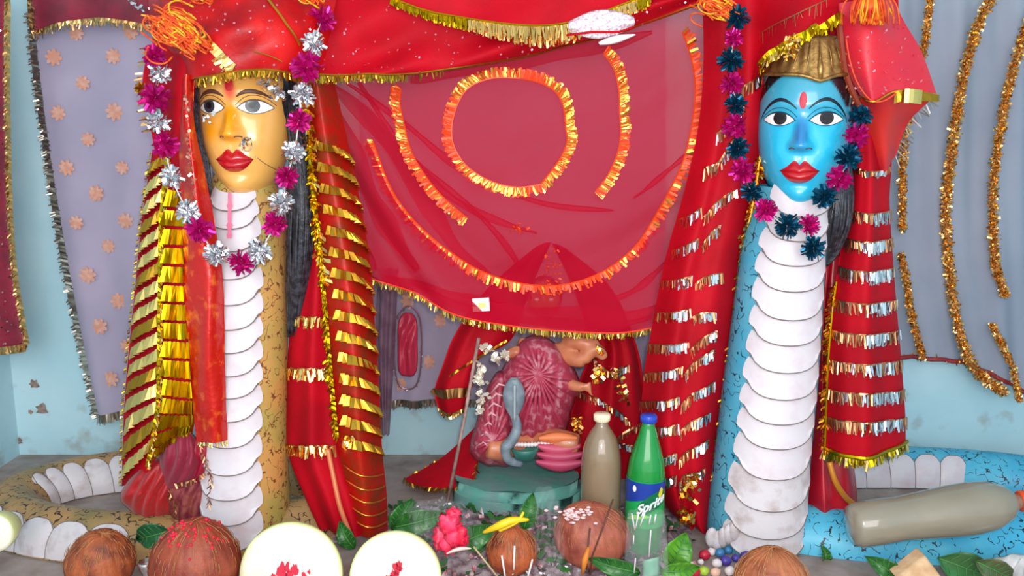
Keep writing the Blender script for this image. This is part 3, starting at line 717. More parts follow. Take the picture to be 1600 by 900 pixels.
# head wrap
t = thing('head_wrap', at(380, 118, 2.2), 'red cloth wrapped over the head of the yellow-faced idol with gold rim', 'cloth')
HW = Cloth([[(225, -60, 2.40), (270, -60, 2.26), (360, -60, 2.22), (440, -60, 2.24), (530, -60, 2.36)],
            [(232, 10, 2.36), (280, 10, 2.21), (360, 10, 2.16), (440, 10, 2.18), (525, 10, 2.32)],
            [(240, 60, 2.35), (290, 60, 2.18), (365, 60, 2.14), (440, 60, 2.16), (515, 60, 2.30)],
            [(250, 100, 2.34), (300, 124, 2.17), (370, 112, 2.135), (440, 112, 2.155), (500, 122, 2.29)]], lambda u, v: .01*sin(u*15+v*6)+.006*sin(v*14+u*5))
HW.mesh('cloth', redsat, t, 70, 40)
b = MB(); e = [HW.P(.28+.72*i/50, 1, .004) for i in range(51)]; b.tube(e, .003, 6, 0); fringe(b, e, .02, .004, 500, mi=0); fringe(b, e, .02, .004, 250, mi=1)
b.build('gold_rim', [gold, M('olive_foil', '9a8420', .35, .8)], t, kind='stuff', smooth=False)
b = MB(); e = uvline(HW, [(313, 55), (335, 75), (352, 95), (368, 110)], 12, .006); lace(b, e, .022, 0); fringe(b, e[6:], .022, .007, 420, Vector((-.8, 0, -.6)), mi=0)
e = uvline(HW, [(418, 0), (440, 30), (466, 72)], 12, .006); b.tube(e, .003, 6, 1)
e = uvline(HW, [(395, 80), (420, 88), (440, 98)], 6, .005); b.tube(e, .0015, 6, 1)
b.build('gold_lace', [pgold, gold], t, smooth=False)
b = MB()
for k in range(90): b.bit(HW.P(random.uniform(.3, .95), random.uniform(.3, .95), .003), .005, .004)
b.build('sequins', MATS['pink_bits'], t, kind='stuff', smooth=False)
# dark side fold left of the face
t = thing('veil_fold', at(260, 330, 2.28), 'deep red veil fold hanging left of the yellow face', 'cloth')
SF = Cloth([[(232, 70, 2.34), (270, 70, 2.24), (315, 100, 2.19)], [(222, 140, 2.34), (260, 140, 2.24), (305, 140, 2.2)], [(235, 200, 2.34), (262, 210, 2.25), (300, 210, 2.22)], [(245, 270, 2.34), (268, 270, 2.26), (300, 280, 2.24)], [(240, 380, 2.34), (270, 380, 2.28), (300, 380, 2.24)]], lambda u, v: .006*sin(u*16))
SF.mesh('cloth', redcl, t, 24, 40)
b = MB(); fringe(b, [SF.P(0, i/20) for i in range(12)], .02, .005, 120, Vector((-1, 0, -.2))); b.build('gold_fringe', bronze, t, kind='stuff', smooth=False)
# brocade scarf
t = thing('brocade_scarf', at(330, 690, 2.2), 'shiny red and gold brocade scarf hanging down the left side of the white scales', 'cloth')
BR = Cloth([[(280, 118, 2.22), (292, 116, 2.18), (304, 120, 2.2)], [(280, 200, 2.22), (293, 200, 2.175), (305, 200, 2.21)], [(282, 290, 2.22), (304, 290, 2.175), (324, 290, 2.215)], [(286, 400, 2.22), (318, 400, 2.17), (345, 400, 2.21)],
            [(292, 500, 2.22), (324, 500, 2.17), (350, 500, 2.21)], [(298, 600, 2.22), (328, 600, 2.17), (353, 600, 2.21)], [(308, 690, 2.22), (330, 692, 2.18), (355, 688, 2.21)]], lambda u, v: .004*sin(u*9+v*18)+.005*noise.noise(Vector((u*3, v*14, 0))))
BR.mesh('cloth', brocade, t, 24, 110)
b = MB(); fringe(b, [BR.P(i/10, 1) for i in range(11)], .012, .003, 400); b.build('fringe', pgold, t, kind='stuff', smooth=False)
b = MB(); e = [BR.P(.5, i/60, .003) for i in range(4, 24)]
tinsel(b, e, .008, 60, 0, .01, .006); b.build('glitter', M('pink_glitter', 'f0b098', .3, .8), t, kind='stuff', smooth=False)
# gold banded shawl left
def foilband(cl, par, u0, v0, u1, v1, h, mat, pleats, name='foil_band', off=.006):
    b = MB(); n = pleats*2
    vs = []
    for i in range(n+1):
        t_ = i/n; u = u0+(u1-u0)*t_; v = v0+(v1-v0)*t_; o = off+(.006 if i % 2 else -.0005)+random.uniform(0, .004)
        k = min(1, u*5+.1, (1-u)*5+.1)
        vs += [cl.P(u, min(v, 1), o*k), cl.P(u+random.uniform(-.01, .01), min(v+h, 1), (o+.004+random.uniform(0, .006)+.003*(i % 2))*k)]
    b.add(vs, [(2*i, 2*i+1, 2*i+3, 2*i+2) for i in range(n)])
    return b.build(name, mat, par, smooth=False)
t = thing('gold_banded_shawl', at(245, 780, 2.3), 'red shawl crowded with gold foil bands along the left side of the yellow-faced idol', 'cloth')
GA = Cloth([[(238, 235, 2.40), (262, 240, 2.30), (290, 250, 2.26), (300, 250, 2.27)], [(222, 340, 2.40), (252, 340, 2.28), (280, 340, 2.24), (300, 340, 2.26)], [(212, 440, 2.40), (248, 440, 2.27), (280, 440, 2.23), (300, 440, 2.25)],
            [(202, 540, 2.40), (245, 540, 2.27), (282, 540, 2.23), (308, 540, 2.25)], [(194, 640, 2.40), (240, 640, 2.26), (280, 640, 2.23), (306, 640, 2.25)], [(190, 760, 2.38), (225, 745, 2.27), (262, 690, 2.25), (300, 680, 2.27)]])
GA.mesh('cloth', redcl, t, 40, 90)
for k in range(17):
    v = .02+k*.0545
    foilband(GA, t, .05, v+.045, .40, v-.012, .04, pgold if k % 3 else gold, 7)
for k in range(15):
    v = .12+k*.058
    foilband(GA, t, .45, v, .97, v+.004, .047, ygold, 10)
b = MB(); e = [GA.P(.43, i/60, .014) for i in range(61)]; fringe(b, e, .016, .007, 420, Vector((.5, -.4, -.7)), .6, mi=1); lace(b, e, .012, 0); e = [GA.P(0, i/40, .002) for i in range(41)]; fringe(b, e, .008, .003, 300, Vector((-1, 0, -.4)))
b.build('gold_edging', [ygold, pgold], t, kind='stuff', smooth=False)
# lower bunched cloth
t = thing('bunched_cloth', flo(270, 810), 'bunched crimson cloth on the coil under the gold banded shawl', 'cloth')
def lump(name, pts, mat, par, Y, d=.05, nf=5, amp=.006, **k):
    """cushion-like drape inside a closed pixel outline"""
    n = len(pts); cx = sum(p[0] for p in pts)/n; cy = sum(p[1] for p in pts)/n; P = [Vector((p[0], p[1], 0)) for p in pts]
    C = Vector((cx, cy, 0))
    def bd(a):
        x = a*n; i = int(x) % n; f = x-int(x); q = [P[(i+j) % n] for j in (-1, 0, 1, 2)]
        return 0.5*((2*q[1])+(q[2]-q[0])*f+(2*q[0]-5*q[1]+4*q[2]-q[3])*f*f+(3*q[1]-q[0]-3*q[2]+q[3])*f**3)
    def f(u, v):
        p = C.lerp(bd(u % 1), v); dd = d*math.sqrt(max(0, 1-v*v)); w3 = at(p.x, p.y, Y-dd)
        w3.y += amp*sin(p.x*.33+p.y*.09+2*sin(p.y*.05))*(1-v**4)*1.3+amp*.6*sin(u*2*pi*nf)*v; return w3
    b = MB(); b.grid(f, 60, 16, 0, True)
    return b.build(name, mat, par, thick=k.pop('thick', .004), **k)
lump('red_fold', [(190, 770), (215, 738), (255, 715), (275, 750), (270, 800), (235, 815), (200, 795)], M('red_velvet', 'b00a10', .5, 0, '8c0610', 10, .2, 90, sheen=.2), t, 2.30, .05)
lump('maroon_fold', [(250, 700), (265, 670), (295, 672), (312, 700), (312, 740), (295, 765), (260, 765)], M('wine_cloth', '8a0c30', .6, sheen=.2), t, 2.28, .05)
lump('maroon_fold', [(300, 690), (325, 680), (335, 700), (330, 760), (310, 770), (305, 730)], M('wine_cloth2', 'a01030', .5), t, 2.27, .03)
lump('net_end', [(270, 760), (310, 745), (325, 790), (318, 835), (290, 830), (262, 790)], M('dark_net', '7a2030', .7, 0, '9a4a40', 40), t, 2.27, .03)
b = MB()
for pl in ([(262, 765), (275, 790), (268, 810)], [(310, 690), (322, 720), (330, 750), (326, 790)], [(272, 756), (300, 750), (320, 738)]):
    e = path(pl, 2.22, 10); fringe(b, e, .014, .005, 420, None, .9)
b.build('gold_trim', copper, t, kind='stuff', smooth=False)
# right side shawls of left idol
t = thing('red_shawl', at(500, 820, 2.3), 'plain red shawl with fringed bands falling right of the black hair', 'cloth')
RA = Cloth([[(465, 260, 2.34), (485, 260, 2.3), (515, 260, 2.31)], [(472, 340, 2.34), (490, 340, 2.29), (520, 340, 2.3)], [(462, 440, 2.34), (490, 440, 2.28), (520, 440, 2.3)], [(450, 540, 2.34), (485, 540, 2.26), (525, 540, 2.3)],
            [(446, 640, 2.34), (485, 640, 2.25), (530, 640, 2.3)], [(450, 710, 2.34), (490, 710, 2.25), (540, 710, 2.3)], [(478, 780, 2.32), (515, 780, 2.24), (560, 780, 2.28)], [(500, 826, 2.3), (535, 836, 2.24), (570, 836, 2.26)]], lambda u, v: .007*sin(u*17+v*4)*(.3+v))
RA.mesh('cloth', redcl, t, 30, 70)
for y in (497, 577, 697):
    b = MB(); e = [RA.P(u, v, .005) for u, v in [RA.inv(450+i*8, y-(2 if i % 2 else 0)) for i in range(10)]]; lace(b, e, .006); fringe(b, e, .03, .006, 420, mi=1)
    b.build('fringed_band', [copper, pgold], t, smooth=False)
b = MB()
P = [RA.P(*RA.inv(*p), .012) for p in [(510, 700), (518, 740), (528, 790), (550, 830)]]; b.tube([cr(P, i/16) for i in range(17)], .007, 8); b.build('gold_piping', M('peach_satin', 'f08a60', .3, .4), t)
t = thing('gold_banded_shawl', at(560, 840, 2.3), 'red shawl with slanting gold bands and bright gold edge between yellow-faced idol and veil', 'cloth')
GB = Cloth([[(478, 110, 2.30), (495, 110, 2.28), (520, 118, 2.36)], [(485, 200, 2.30), (508, 200, 2.27), (540, 205, 2.36)], [(490, 300, 2.29), (525, 300, 2.25), (562, 310, 2.36)], [(500, 400, 2.28), (540, 400, 2.24), (578, 410, 2.36)], [(508, 500, 2.28), (550, 500, 2.23), (586, 510, 2.34)],
            [(518, 600, 2.28), (556, 600, 2.22), (592, 605, 2.33)], [(528, 690, 2.28), (562, 700, 2.22), (597, 700, 2.33)], [(540, 770, 2.28), (572, 780, 2.23), (604, 770, 2.33)], [(556, 835, 2.28), (580, 840, 2.25), (606, 828, 2.33)]])
GB.mesh('cloth', M('russet_satin', 'b81408', .45, .1, '8c2c0c', 20, .3, 80, spec=.3), t, 34, 110)
for k in range(15):
    v = .15+k*.041
    foilband(GB, t, .28, v, .99, v+.030, .017, gold, 11)
for k in range(5):
    v = .80+k*.035; b = MB(); b.tube([GB.P(.15+.75*i/10, v+.018*sin(i/10*pi*.6), .004) for i in range(11)], .0025, 6); b.build('gold_line', M('orange_gold_foil', 'ffb04a', .3, .9), t)
b = MB(); e = [GB.P(.12, i/70*.74, .012) for i in range(6, 71)]; fringe(b, e, .018, .007, 420, Vector((-.2, -.4, -.8)), .9, mi=0); fringe(b, e[:36], .028, .012, 160, Vector((.5, -.4, -.5)), .9, mi=1); lace(b, e, .012, 0)
for k in range(16):
    p = GB.P(.35, .735, .01)
    b.bit(p+Vector((random.uniform(-.01, .01), -.01, random.uniform(-.01, .01))), .018, .014, mi=1)
b.build('gold_edging', [ygold, pgold], t, kind='stuff', smooth=False)

# ------------------------------------------------------------------ cloths of the right idol
t = thing('banded_red_shawl', at(1060, 820, 2.3), 'red shawl with silver-gold fringed bands left of the blue idol', 'cloth')
CF = lambda u, v: .018*math.cos(u*4*pi)*(.4+.6*v)
GC = Cloth([[(1098, -10, 2.40), (1130, -10, 2.36), (1165, -10, 2.34), (1200, -10, 2.36)], [(1100, 100, 2.40), (1135, 100, 2.36), (1165, 100, 2.33), (1195, 100, 2.35)], [(1092, 200, 2.40), (1125, 200, 2.35), (1160, 200, 2.33), (1192, 200, 2.35)],
            [(1070, 300, 2.40), (1105, 300, 2.34), (1140, 300, 2.33), (1180, 300, 2.36)], [(1042, 400, 2.40), (1080, 400, 2.32), (1120, 400, 2.32), (1160, 400, 2.37)], [(1022, 500, 2.40), (1062, 500, 2.31), (1102, 500, 2.31), (1148, 500, 2.38)],
            [(1006, 600, 2.40), (1050, 600, 2.30), (1090, 600, 2.31), (1135, 600, 2.38)], [(1005, 700, 2.40), (1046, 700, 2.30), (1082, 700, 2.31), (1122, 700, 2.38)], [(1040, 790, 2.38), (1062, 790, 2.32), (1085, 800, 2.32), (1112, 800, 2.36)], [(1070, 820, 2.36), (1082, 825, 2.33), (1095, 830, 2.33), (1108, 830, 2.36)]], CF)
GC.mesh('cloth', redcl, t, 50, 110)
def frband(cl, par, pts, n, L=.026, mats=None, dens=420):
    e = uvline(cl, pts, n, .005); b = MB(); lace(b, e, .005, 0)
    m = len(e)
    for i, (a, c) in enumerate(zip(e, e[1:])):
        k = math.exp(-(((i/m)-.62)/.2)**2)
        fringe(b, [a, c], L, .0035+.004*k, dens, mi=1 if random.random() < k*.85+.08 else 0, jit=.15)
    b.build('fringed_band', mats or [copper, silver], par, smooth=False)
for k, (ya, yb, yc, x0, xm, x1) in enumerate([(345, 325, 300, 1062, 1096, 1150), (392, 372, 355, 1052, 1092, 1128), (440, 430, 430, 1032, 1082, 1128), (490, 482, 492, 1024, 1078, 1118), (538, 535, 520, 1012, 1075, 1118), (585, 572, 548, 1004, 1065, 1115),
                                              (628, 620, 600, 1000, 1060, 1115), (668, 662, 648, 1000, 1058, 1108), (712, 708, 690, 1005, 1055, 1105), (745, 742, 735, 1020, 1055, 1100)]):
    frband(GC, t, [(x0, ya), ((x0+xm)/2, (ya+yb)/2+3), (xm, yb)], 14)
    frband(GC, t, [(xm+3, yb+14), ((xm+x1)/2, (yb+yc)/2+2), (x1, yc-4)], 10)
for (a, c, d) in (((1100, 265), (1125, 250), (1150, 215)), ((1120, 210), (1140, 190), (1165, 160)), ((1150, 150), (1170, 130), (1190, 115))):
    frband(GC, t, [a, c, d], 8, .03)
b = MB(); e = [GC.P(.93, .27+.6*i/50, .012) for i in range(51)]; fringe(b, e, .018, .006, 420, Vector((-.2, -.3, -.7)), .9, mi=0); fringe(b, e[:14], .024, .012, 420, Vector((-.3, -.5, -.5)), .9, mi=1); b.tube(e, .004, 5, 0)
b.build('gold_edging', [gold, pgold], t, kind='stuff', smooth=False)
b = MB()
for x, y in ((1080, 760), (1072, 775), (1068, 800), (1074, 808), (1085, 748)):
    for k in range(16): b.bit(at(x+random.gauss(0, 5), y+random.gauss(0, 7), 2.27), .016, .009, mi=random.choice((0, 1)))
b.build('foil_scraps', [pgold, gold], t, kind='stuff', smooth=False)
t = thing('banded_red_shawl', at(1350, 730, 2.3), 'red shawl with nine evenly fringed gold bands right of the blue idol', 'cloth')
GD = Cloth([[(1322, 160, 2.36), (1350, 160, 2.33), (1385, 160, 2.38)], [(1328, 240, 2.36), (1358, 240, 2.31), (1390, 240, 2.38)], [(1322, 320, 2.36), (1358, 320, 2.29), (1391, 320, 2.38)], [(1312, 400, 2.35), (1355, 400, 2.27), (1396, 400, 2.38)], [(1300, 480, 2.34), (1352, 480, 2.26), (1402, 480, 2.38)],
            [(1293, 560, 2.33), (1352, 560, 2.25), (1409, 560, 2.38)], [(1290, 640, 2.33), (1352, 640, 2.24), (1415, 640, 2.38)], [(1288, 700, 2.33), (1350, 715, 2.24), (1416, 690, 2.38)]], lambda u, v: .004*sin(u*20))
GD.mesh('cloth', redcl, t, 36, 80)
for y, x0, x1 in ((262, 1335, 1388), (328, 1327, 1392), (372, 1320, 1393), (418, 1312, 1396), (468, 1304, 1401), (516, 1298, 1406), (562, 1295, 1410), (608, 1293, 1414), (652, 1290, 1416)):
    frband(GD, t, [(x0, y-1), ((x0*2+x1)/3, y+6), ((x0+x1*2)/3, y+6), (x1, y-1)], 22, .032 if y > 300 else .016)
b = MB(); e = [GD.P(.0, .5+.5*i/30, .006) for i in range(31)]; b.tube(e, .004, 6, 0); fringe(b, e, .022, .006, 380, Vector((-.8, -.2, -.5)), .6, mi=1); e = [GD.P(i/40, 1, .004) for i in range(41)]; b.tube(e, .006, 6, 0); fringe(b, e, .028, .006, 520, None, .4, mi=0); fringe(b, e, .034, .006, 110, None, .4, mi=2)
b.build('gold_hem', [ygold, gold, pgold], t, kind='stuff', smooth=False)
t = thing('red_under_cloth', at(1300, 845, 2.32), 'plain deep red cloth hanging under the banded shawl behind the blue body', 'cloth')
GE = Cloth([[(1275, 400, 2.42), (1300, 400, 2.4), (1325, 400, 2.42)], [(1270, 520, 2.42), (1290, 520, 2.38), (1315, 520, 2.42)], [(1268, 640, 2.41), (1290, 640, 2.36), (1320, 640, 2.40)], [(1258, 740, 2.38), (1295, 740, 2.32), (1338, 740, 2.38)], [(1258, 790, 2.36), (1298, 790, 2.30), (1342, 790, 2.36)], [(1272, 828, 2.34), (1298, 838, 2.30), (1338, 815, 2.34)], [(1298, 842, 2.32), (1306, 848, 2.3), (1314, 846, 2.32)]], lambda u, v: .012*sin(u*14))
GE.mesh('cloth', M('crimson_satin', 'c00c24', .35, 0, '98081c', 8, .1, 60, coat=.2), t, 30, 70)
b = MB(); e = path([(1296, 722, 2.28), (1305, 752, 2.27), (1322, 778, 2.28), (1345, 795, 2.3)], None, 16); b.tube(e, .008, 8); b.build('mustard_piping', M('mustard_satin', 'c07818', .4, .2), t)
b = MB(); e = [GE.P(.02, .62+.3*i/20) for i in range(21)]+[GE.P(i/10, .97) for i in range(11)]; fringe(b, e, .008, .003, 200, None, .9); b.build('fringe', copper, t, kind='stuff', smooth=False)
# backing veil behind crown
t = thing('crown_veil', at(1250, 20, 2.35), 'red veil draped behind the gold crown with slanting gold lace', 'cloth')
CV = Cloth([[(1100, -40, 2.46), (1180, -40, 2.38), (1260, -40, 2.28), (1340, -40, 2.30), (1400, -40, 2.42)], [(1110, 30, 2.47), (1180, 20, 2.39), (1250, 5, 2.26), (1320, 5, 2.28), (1390, 20, 2.42)], [(1130, 120, 2.47), (1185, 70, 2.36), (1235, 40, 2.25), (1300, 18, 2.26), (1345, 40, 2.34)], [(1135, 190, 2.47), (1190, 106, 2.27), (1225, 76, 2.235), (1270, 48, 2.225), (1312, 18, 2.25)]], lambda u, v: .006*sin(u*18))
CV.mesh('cloth', redcl, t, 50, 30)
b = MB(); e = [CV.P(.25+.74*i/30, .99, .008) for i in range(31)]; lace(b, e, .018, 0); fringe(b, e, .02, .006, 520, mi=0); fringe(b, e[:14], .022, .01, 300, mi=1); b.build('gold_lace', [ygold, pgold], t, kind='stuff', smooth=False)
b = MB(); e = uvline(CV, [(1135, 82), (1170, 62), (1200, 47), (1245, 24), (1290, 0)], 20, .005); b.tube(e, .0014, 5, 0); fringe(b, e, .034, .0016, 120, mi=0); b.build('sheer_lace', M('copper_thread', 'a86a48', .4, .6), t, kind='stuff', smooth=False)
BP = Cloth([[(1170, -60, 2.5), (1260, -60, 2.48), (1400, -60, 2.5)], [(1170, 100, 2.5), (1260, 100, 2.49), (1400, 100, 2.5)], [(1160, 420, 2.5), (1260, 420, 2.49), (1380, 420, 2.5)]], lambda u, v: .01*sin(u*30))
BP.mesh('back_panel', redcl, t, 40, 12)
# inner veil edge right of the face
b = MB(); e = path([(1312, 40, 2.25), (1316, 80, 2.25), (1322, 115, 2.26), (1335, 150, 2.27), (1350, 175, 2.28)], None, 24); b.tube(e, .008, 6, 0); fringe(b, e, .014, .005, 360, None, 1, mi=1)
b.build('copper_border', [M('rust_border', '8a3018', .5), copper], t, kind='stuff', smooth=False)
t = thing('veil_point', at(1400, 235, 2.33), 'red veil corner sticking out to a gold-tipped point right of the blue face', 'cloth')
VP = Cloth([[(1310, 5, 2.27), (1340, 0, 2.25), (1372, -5, 2.25), (1395, -5, 2.30)], [(1316, 60, 2.26), (1345, 60, 2.23), (1385, 45, 2.23), (1412, 35, 2.28)], [(1326, 110, 2.26), (1355, 110, 2.22), (1400, 95, 2.22), (1438, 82, 2.27)],
            [(1345, 150, 2.26), (1365, 158, 2.22), (1405, 142, 2.22), (1463, 150, 2.26)]], lambda u, v: .008*sin(u*9+v*3))
VP.mesh('cloth', M('bright_red_cloth', 'd00c28', .45, 0, 'c01030', 8, .1, 200, sheen=.2), t, 30, 30)
VQ = Cloth([[(1345, 150, 2.27), (1365, 158, 2.24), (1405, 142, 2.24), (1463, 150, 2.27)], [(1345, 175, 2.29), (1370, 178, 2.27), (1400, 172, 2.27), (1440, 170, 2.29)], [(1355, 210, 2.32), (1372, 210, 2.3), (1392, 205, 2.31), (1418, 195, 2.33)], [(1368, 270, 2.35), (1378, 270, 2.34), (1388, 262, 2.34), (1400, 245, 2.36)]], lambda u, v: .008*sin(u*9))
VQ.mesh('cloth_underside', M('orange_red_cloth', 'cc2820', .5, 0, 'b81e28', 8), t, 24, 24)
b = MB(); e = [VP.P(i/30, 1, .004) for i in range(31)]; b.tube(e, .0028, 6, 0)
def gp(u, v): return VP.P(.62+.38*u, 1, .007)+Vector((0, .002*random.random(), -.03*v*(1-.5*u)))
b.grid(gp, 12, 2, 0); b.build('gold_tip', gold, t, smooth=False)
b = MB(); b.grid(lambda u, v: VP.P(.70+.12*u, 1, .012)+Vector((0, -.004*sin(pi*u), .002-.034*v)), 4, 2); b.build('bright_foil', pgold, t, smooth=False)
b = MB(); e = path([(1322, 60, 2.225), (1328, 95, 2.215), (1340, 130, 2.215), (1360, 156, 2.215), (1380, 158, 2.21), (1400, 146, 2.21)], None, 24); b.tube(e, .0022, 6); b.build('orange_edge', M('orange_edge', 'e8401a', .5), t)
b = MB()
for k in range(70): b.bit(VP.P(random.random(), random.uniform(.3, .95), .003), .007, .004)
b.build('sequins', MATS['pink_bits'], t, kind='stuff', smooth=False)
b = MB(); fringe(b, [VQ.P(1, i/20) for i in range(21)], .03, .004, 160, Vector((.6, 0, -.6))); b.build('grey_fringe', M('grey_thread', '9a9690', .4, .6), t, kind='stuff', smooth=False)

# ------------------------------------------------------------------ mauli thread bunches
def bunch(x, y, wx, wy, Y, n, lab, down=False):
    t = thing('thread_bunch', at(x, y+wy, Y), lab, 'thread', 'orange sacred thread bunches')
    for mt, nm, m in ((orange, 'orange_threads', n), (ythread, 'yellow_threads', n//3)):
        b = MB()
        for k in range(m):
            if down:
                x0 = x+random.gauss(0, wx*.35); P = [at(x0+(x-x0)*.5, y-wy, Y), at(x0, y, Y-.02-random.random()*.02), at(x0+random.gauss(0, 5), y+wy*random.uniform(.6, 1), Y-.01)]
            else:
                a = random.uniform(0, 2*pi); cx = x+random.gauss(0, wx*.3); cy = y+random.gauss(0, wy*.35); rr = random.uniform(.25, .6)
                P = [at(cx+cos(a+q)*wx*rr, cy+sin(a*1.3+q)*wy*rr, Y-.01-.03*random.random()) for q in (0, .9, 1.8, 2.7, 3.6)]
            b.tube([cr(P, i/12) for i in range(13)], .0022, 5)
        b.build(nm, mt, t)
bunch(276, 48, 48, 36, 2.14, 80, 'orange sacred thread bundle on the left of the head wrap')
bunch(300, -12, 30, 22, 2.14, 26, 'orange sacred threads cut by the top edge above the left bundle')
bunch(487, -6, 24, 16, 2.24, 26, 'small orange thread tuft above the silver and magenta garland')
bunch(1118, 8, 34, 22, 2.30, 46, 'orange and yellow thread tuft at the top beside the blue and magenta garland')
bunch(1362, 10, 36, 30, 2.20, 70, 'orange hanging threads at the top of the veil corner', True)

# ------------------------------------------------------------------ tinsel-flower garlands
def flowermesh(nm, mat, seed, n=46, twist=True):
    random.seed(seed); b = MB(); r0 = 1
    for k in range(n):
        z = 1-2*(k+.5)/n; a = k*2.39996; q = math.sqrt(1-z*z); d = Vector((q*cos(a), z*.75, q*sin(a))).normalized()
        L = random.uniform(.75, 1.05); side = d.cross(Vector((random.uniform(-1, 1), random.uniform(-1, 1), random.uniform(-1, 1)))).normalized()
        up = d.cross(side)
        p0 = d*.08; p1 = d*L*.55+up*.05; p2 = d*L
        b.add([p0-side*.03, p0+side*.03, p1+side*.17+up*.05, p1-side*.17+up*.05, p2+side*.13, p2-side*.13, p1, p2-up*.05], [(0, 1, 2, 3), (3, 6, 7, 5), (6, 2, 4, 7)])
    o = b.build(nm, mat, None, smooth=False, org=False); me = o.data; bpy.data.objects.remove(o); return me
FL = {'S': [flowermesh('f', silver, 1), flowermesh('f', silver, 2)], 'M': [flowermesh('f', magenta, 3), flowermesh('f', magenta, 4)], 'T': [flowermesh('f', teal, 5), flowermesh('f', teal, 6)], 'G': [flowermesh('f', gold, 8)]}
NAMES = {'S': 'silver tinsel flower', 'M': 'magenta tinsel flower', 'T': 'teal tinsel flower', 'G': 'gold tinsel flower'}
random.seed(21)
def garland(lab, runs, mtl):
    x, y, Y_ = runs[0][-1][:3]
    t = thing('tinsel_garland', at(x, y, Y_), lab, 'garland')
    for run in runs:
        P = [at(p[0], p[1], p[2]) for p in run]
        b = MB(); b.tube([cr(P, i/50) for i in range(51)], .0018, 5); b.build('string', M('white_string', 'd8d0d0', .6), t)
        b = MB(); tinsel(b, P, .012, 160, 0, .014, .004); b.build('connecting_tinsel', mtl, t, kind='stuff', smooth=False)
        for p in run:
            r = random.uniform(19, 21.5)*PX*(p[4] if len(p) > 4 else 1)
            o = inst(random.choice(FL[p[3]]), 'tinsel_flower', at(p[0], p[1], p[2]-.008), (random.uniform(-.5, .5), random.uniform(0, 6), random.uniform(-.5, .5)), r, t, NAMES[p[3]])
garland('silver and magenta tinsel flower garland around the yellow face', [[(503, 30, 2.26, 'M'), (490, 68, 2.2, 'S'), (480, 106, 2.13, 'M', 1.15), (472, 148, 2.17, 'S'), (467, 188, 2.17, 'M'), (460, 237, 2.17, 'S', .9), (448, 277, 2.17, 'M'), (440, 318, 2.16, 'S'), (430, 350, 2.16, 'M'), (405, 393, 2.17, 'S'), (376, 411, 2.17, 'M'), (338, 397, 2.15, 'S'), (312, 360, 2.13, 'M', 1.1), (293, 330, 2.13, 'S'), (268, 277, 2.16, 'S', .95), (258, 226, 2.17, 'M', 1.1), (248, 190, 2.18, 'S'), (242, 152, 2.18, 'M', 1.15), (250, 114, 2.18, 'S', .9), (242, 88, 2.17, 'M', .9)],
                                                             [(222, 140, 2.2, 'G', .6), (240, 190, 2.19, 'S', .6)]], silver)
garland('teal and magenta tinsel flower garland left of the blue face and across its neck', [[(1153, 28, 2.28, 'T', 1.05), (1146, 60, 2.28, 'M', .8), (1143, 94, 2.28, 'T'), (1144, 130, 2.28, 'M'), (1150, 163, 2.27, 'T', .9), (1148, 197, 2.27, 'M'), (1154, 232, 2.27, 'T', 1.0), (1161, 268, 2.25, 'M', 1.15), (1175, 300, 2.23, 'T', .9), (1197, 328, 2.20, 'M', .95), (1230, 353, 2.20, 'T'), (1265, 351, 2.20, 'M', .9), (1271, 387, 2.20, 'T', 1.0)]], teal)
garland('teal and magenta tinsel flower string down the right cheek of the blue face', [[(1345, 181, 2.23, 'T'), (1338, 212, 2.22, 'M'), (1326, 246, 2.21, 'T', 1.05), (1312, 279, 2.20, 'M', 1.1), (1288, 308, 2.20, 'T', .95)]], teal)

# ------------------------------------------------------------------ seated figurine
t = FG = thing('seated_figurine', flo(800, 765), 'small painted figurine in pink draped dress on green base below the veil', 'statue')
FY = 2.62
b = MB()
def slabf(u, v):
    a = 2*pi*u; x = 808+100*cos(a)*(1 if v < .5 else .96); c = flo(x, 765)  # base on the floor
    return Vector((at(x, 745, FY).x, FY-.02+.14*sin(a), (0 if v < .01 else .085 if v > .6 else .05)*(1+.1*noise.noise(Vector((x*.03, sin(a)*2, v*3))))+.0))
b.grid(slabf, 40, 5, 0, True)
topv = [slabf(i/40, 1) for i in range(40)]; c = sum(topv, Vector())/40; b.add([c]+topv, [(0, i+1, (i+1) % 40+1) for i in range(40)])
b.build('base', M('green_stone_paint', '5fa496', .6, 0, '7c9a98', 12, .5, 40), t)
skinm = M('figurine_skin', 'c87c56', .4, 0, 'b8684a', 20, coat=.2)
b = MB()
def T2(P, R_): b.tube([cr([at(*p) for p in P], i/12) for i in range(13)], [(.95 if R_[0] < .035 else 1)*(R_[0]+(R_[1]-R_[0])*i/12) for i in range(13)], 12)
T2([(835, 690, FY), (835, 640, FY), (840, 580, FY), (845, 540, FY)], (.085, .06)); T2([(845, 540, FY), (848, 500, FY)], (.03, .025))
b.ball(at(850, 468, FY-.005), (.05, .05, .062), 24)
b.ball(at(850, 470, FY-.055), (.007, .012, .016), 8)
T2([(868, 545, FY-.03), (895, 560, FY-.08), (912, 562, FY-.1)], (.028, .024)); T2([(912, 562, FY-.1), (930, 545, FY-.11), (945, 560, FY-.11)], (.022, .016)); T2([(885, 535, FY-.04), (905, 535, FY-.09), (935, 540, FY-.1)], (.024, .018))
T2([(870, 590, FY-.08), (895, 602, FY-.11), (912, 605, FY-.13)], (.022, .015))
for k in range(5): T2([(912, 603, FY-.13), (918+k*1.5, 600+k*4, FY-.135), (924, 597+k*5, FY-.13)], (.006, .004))
T2([(822, 530, FY-.03), (812, 560, FY-.06), (805, 545, FY-.1)], (.024, .016)); 
T2([(800, 550, FY-.08), (795, 552, FY-.09), (788, 562, FY-.1)], (.016, .012))
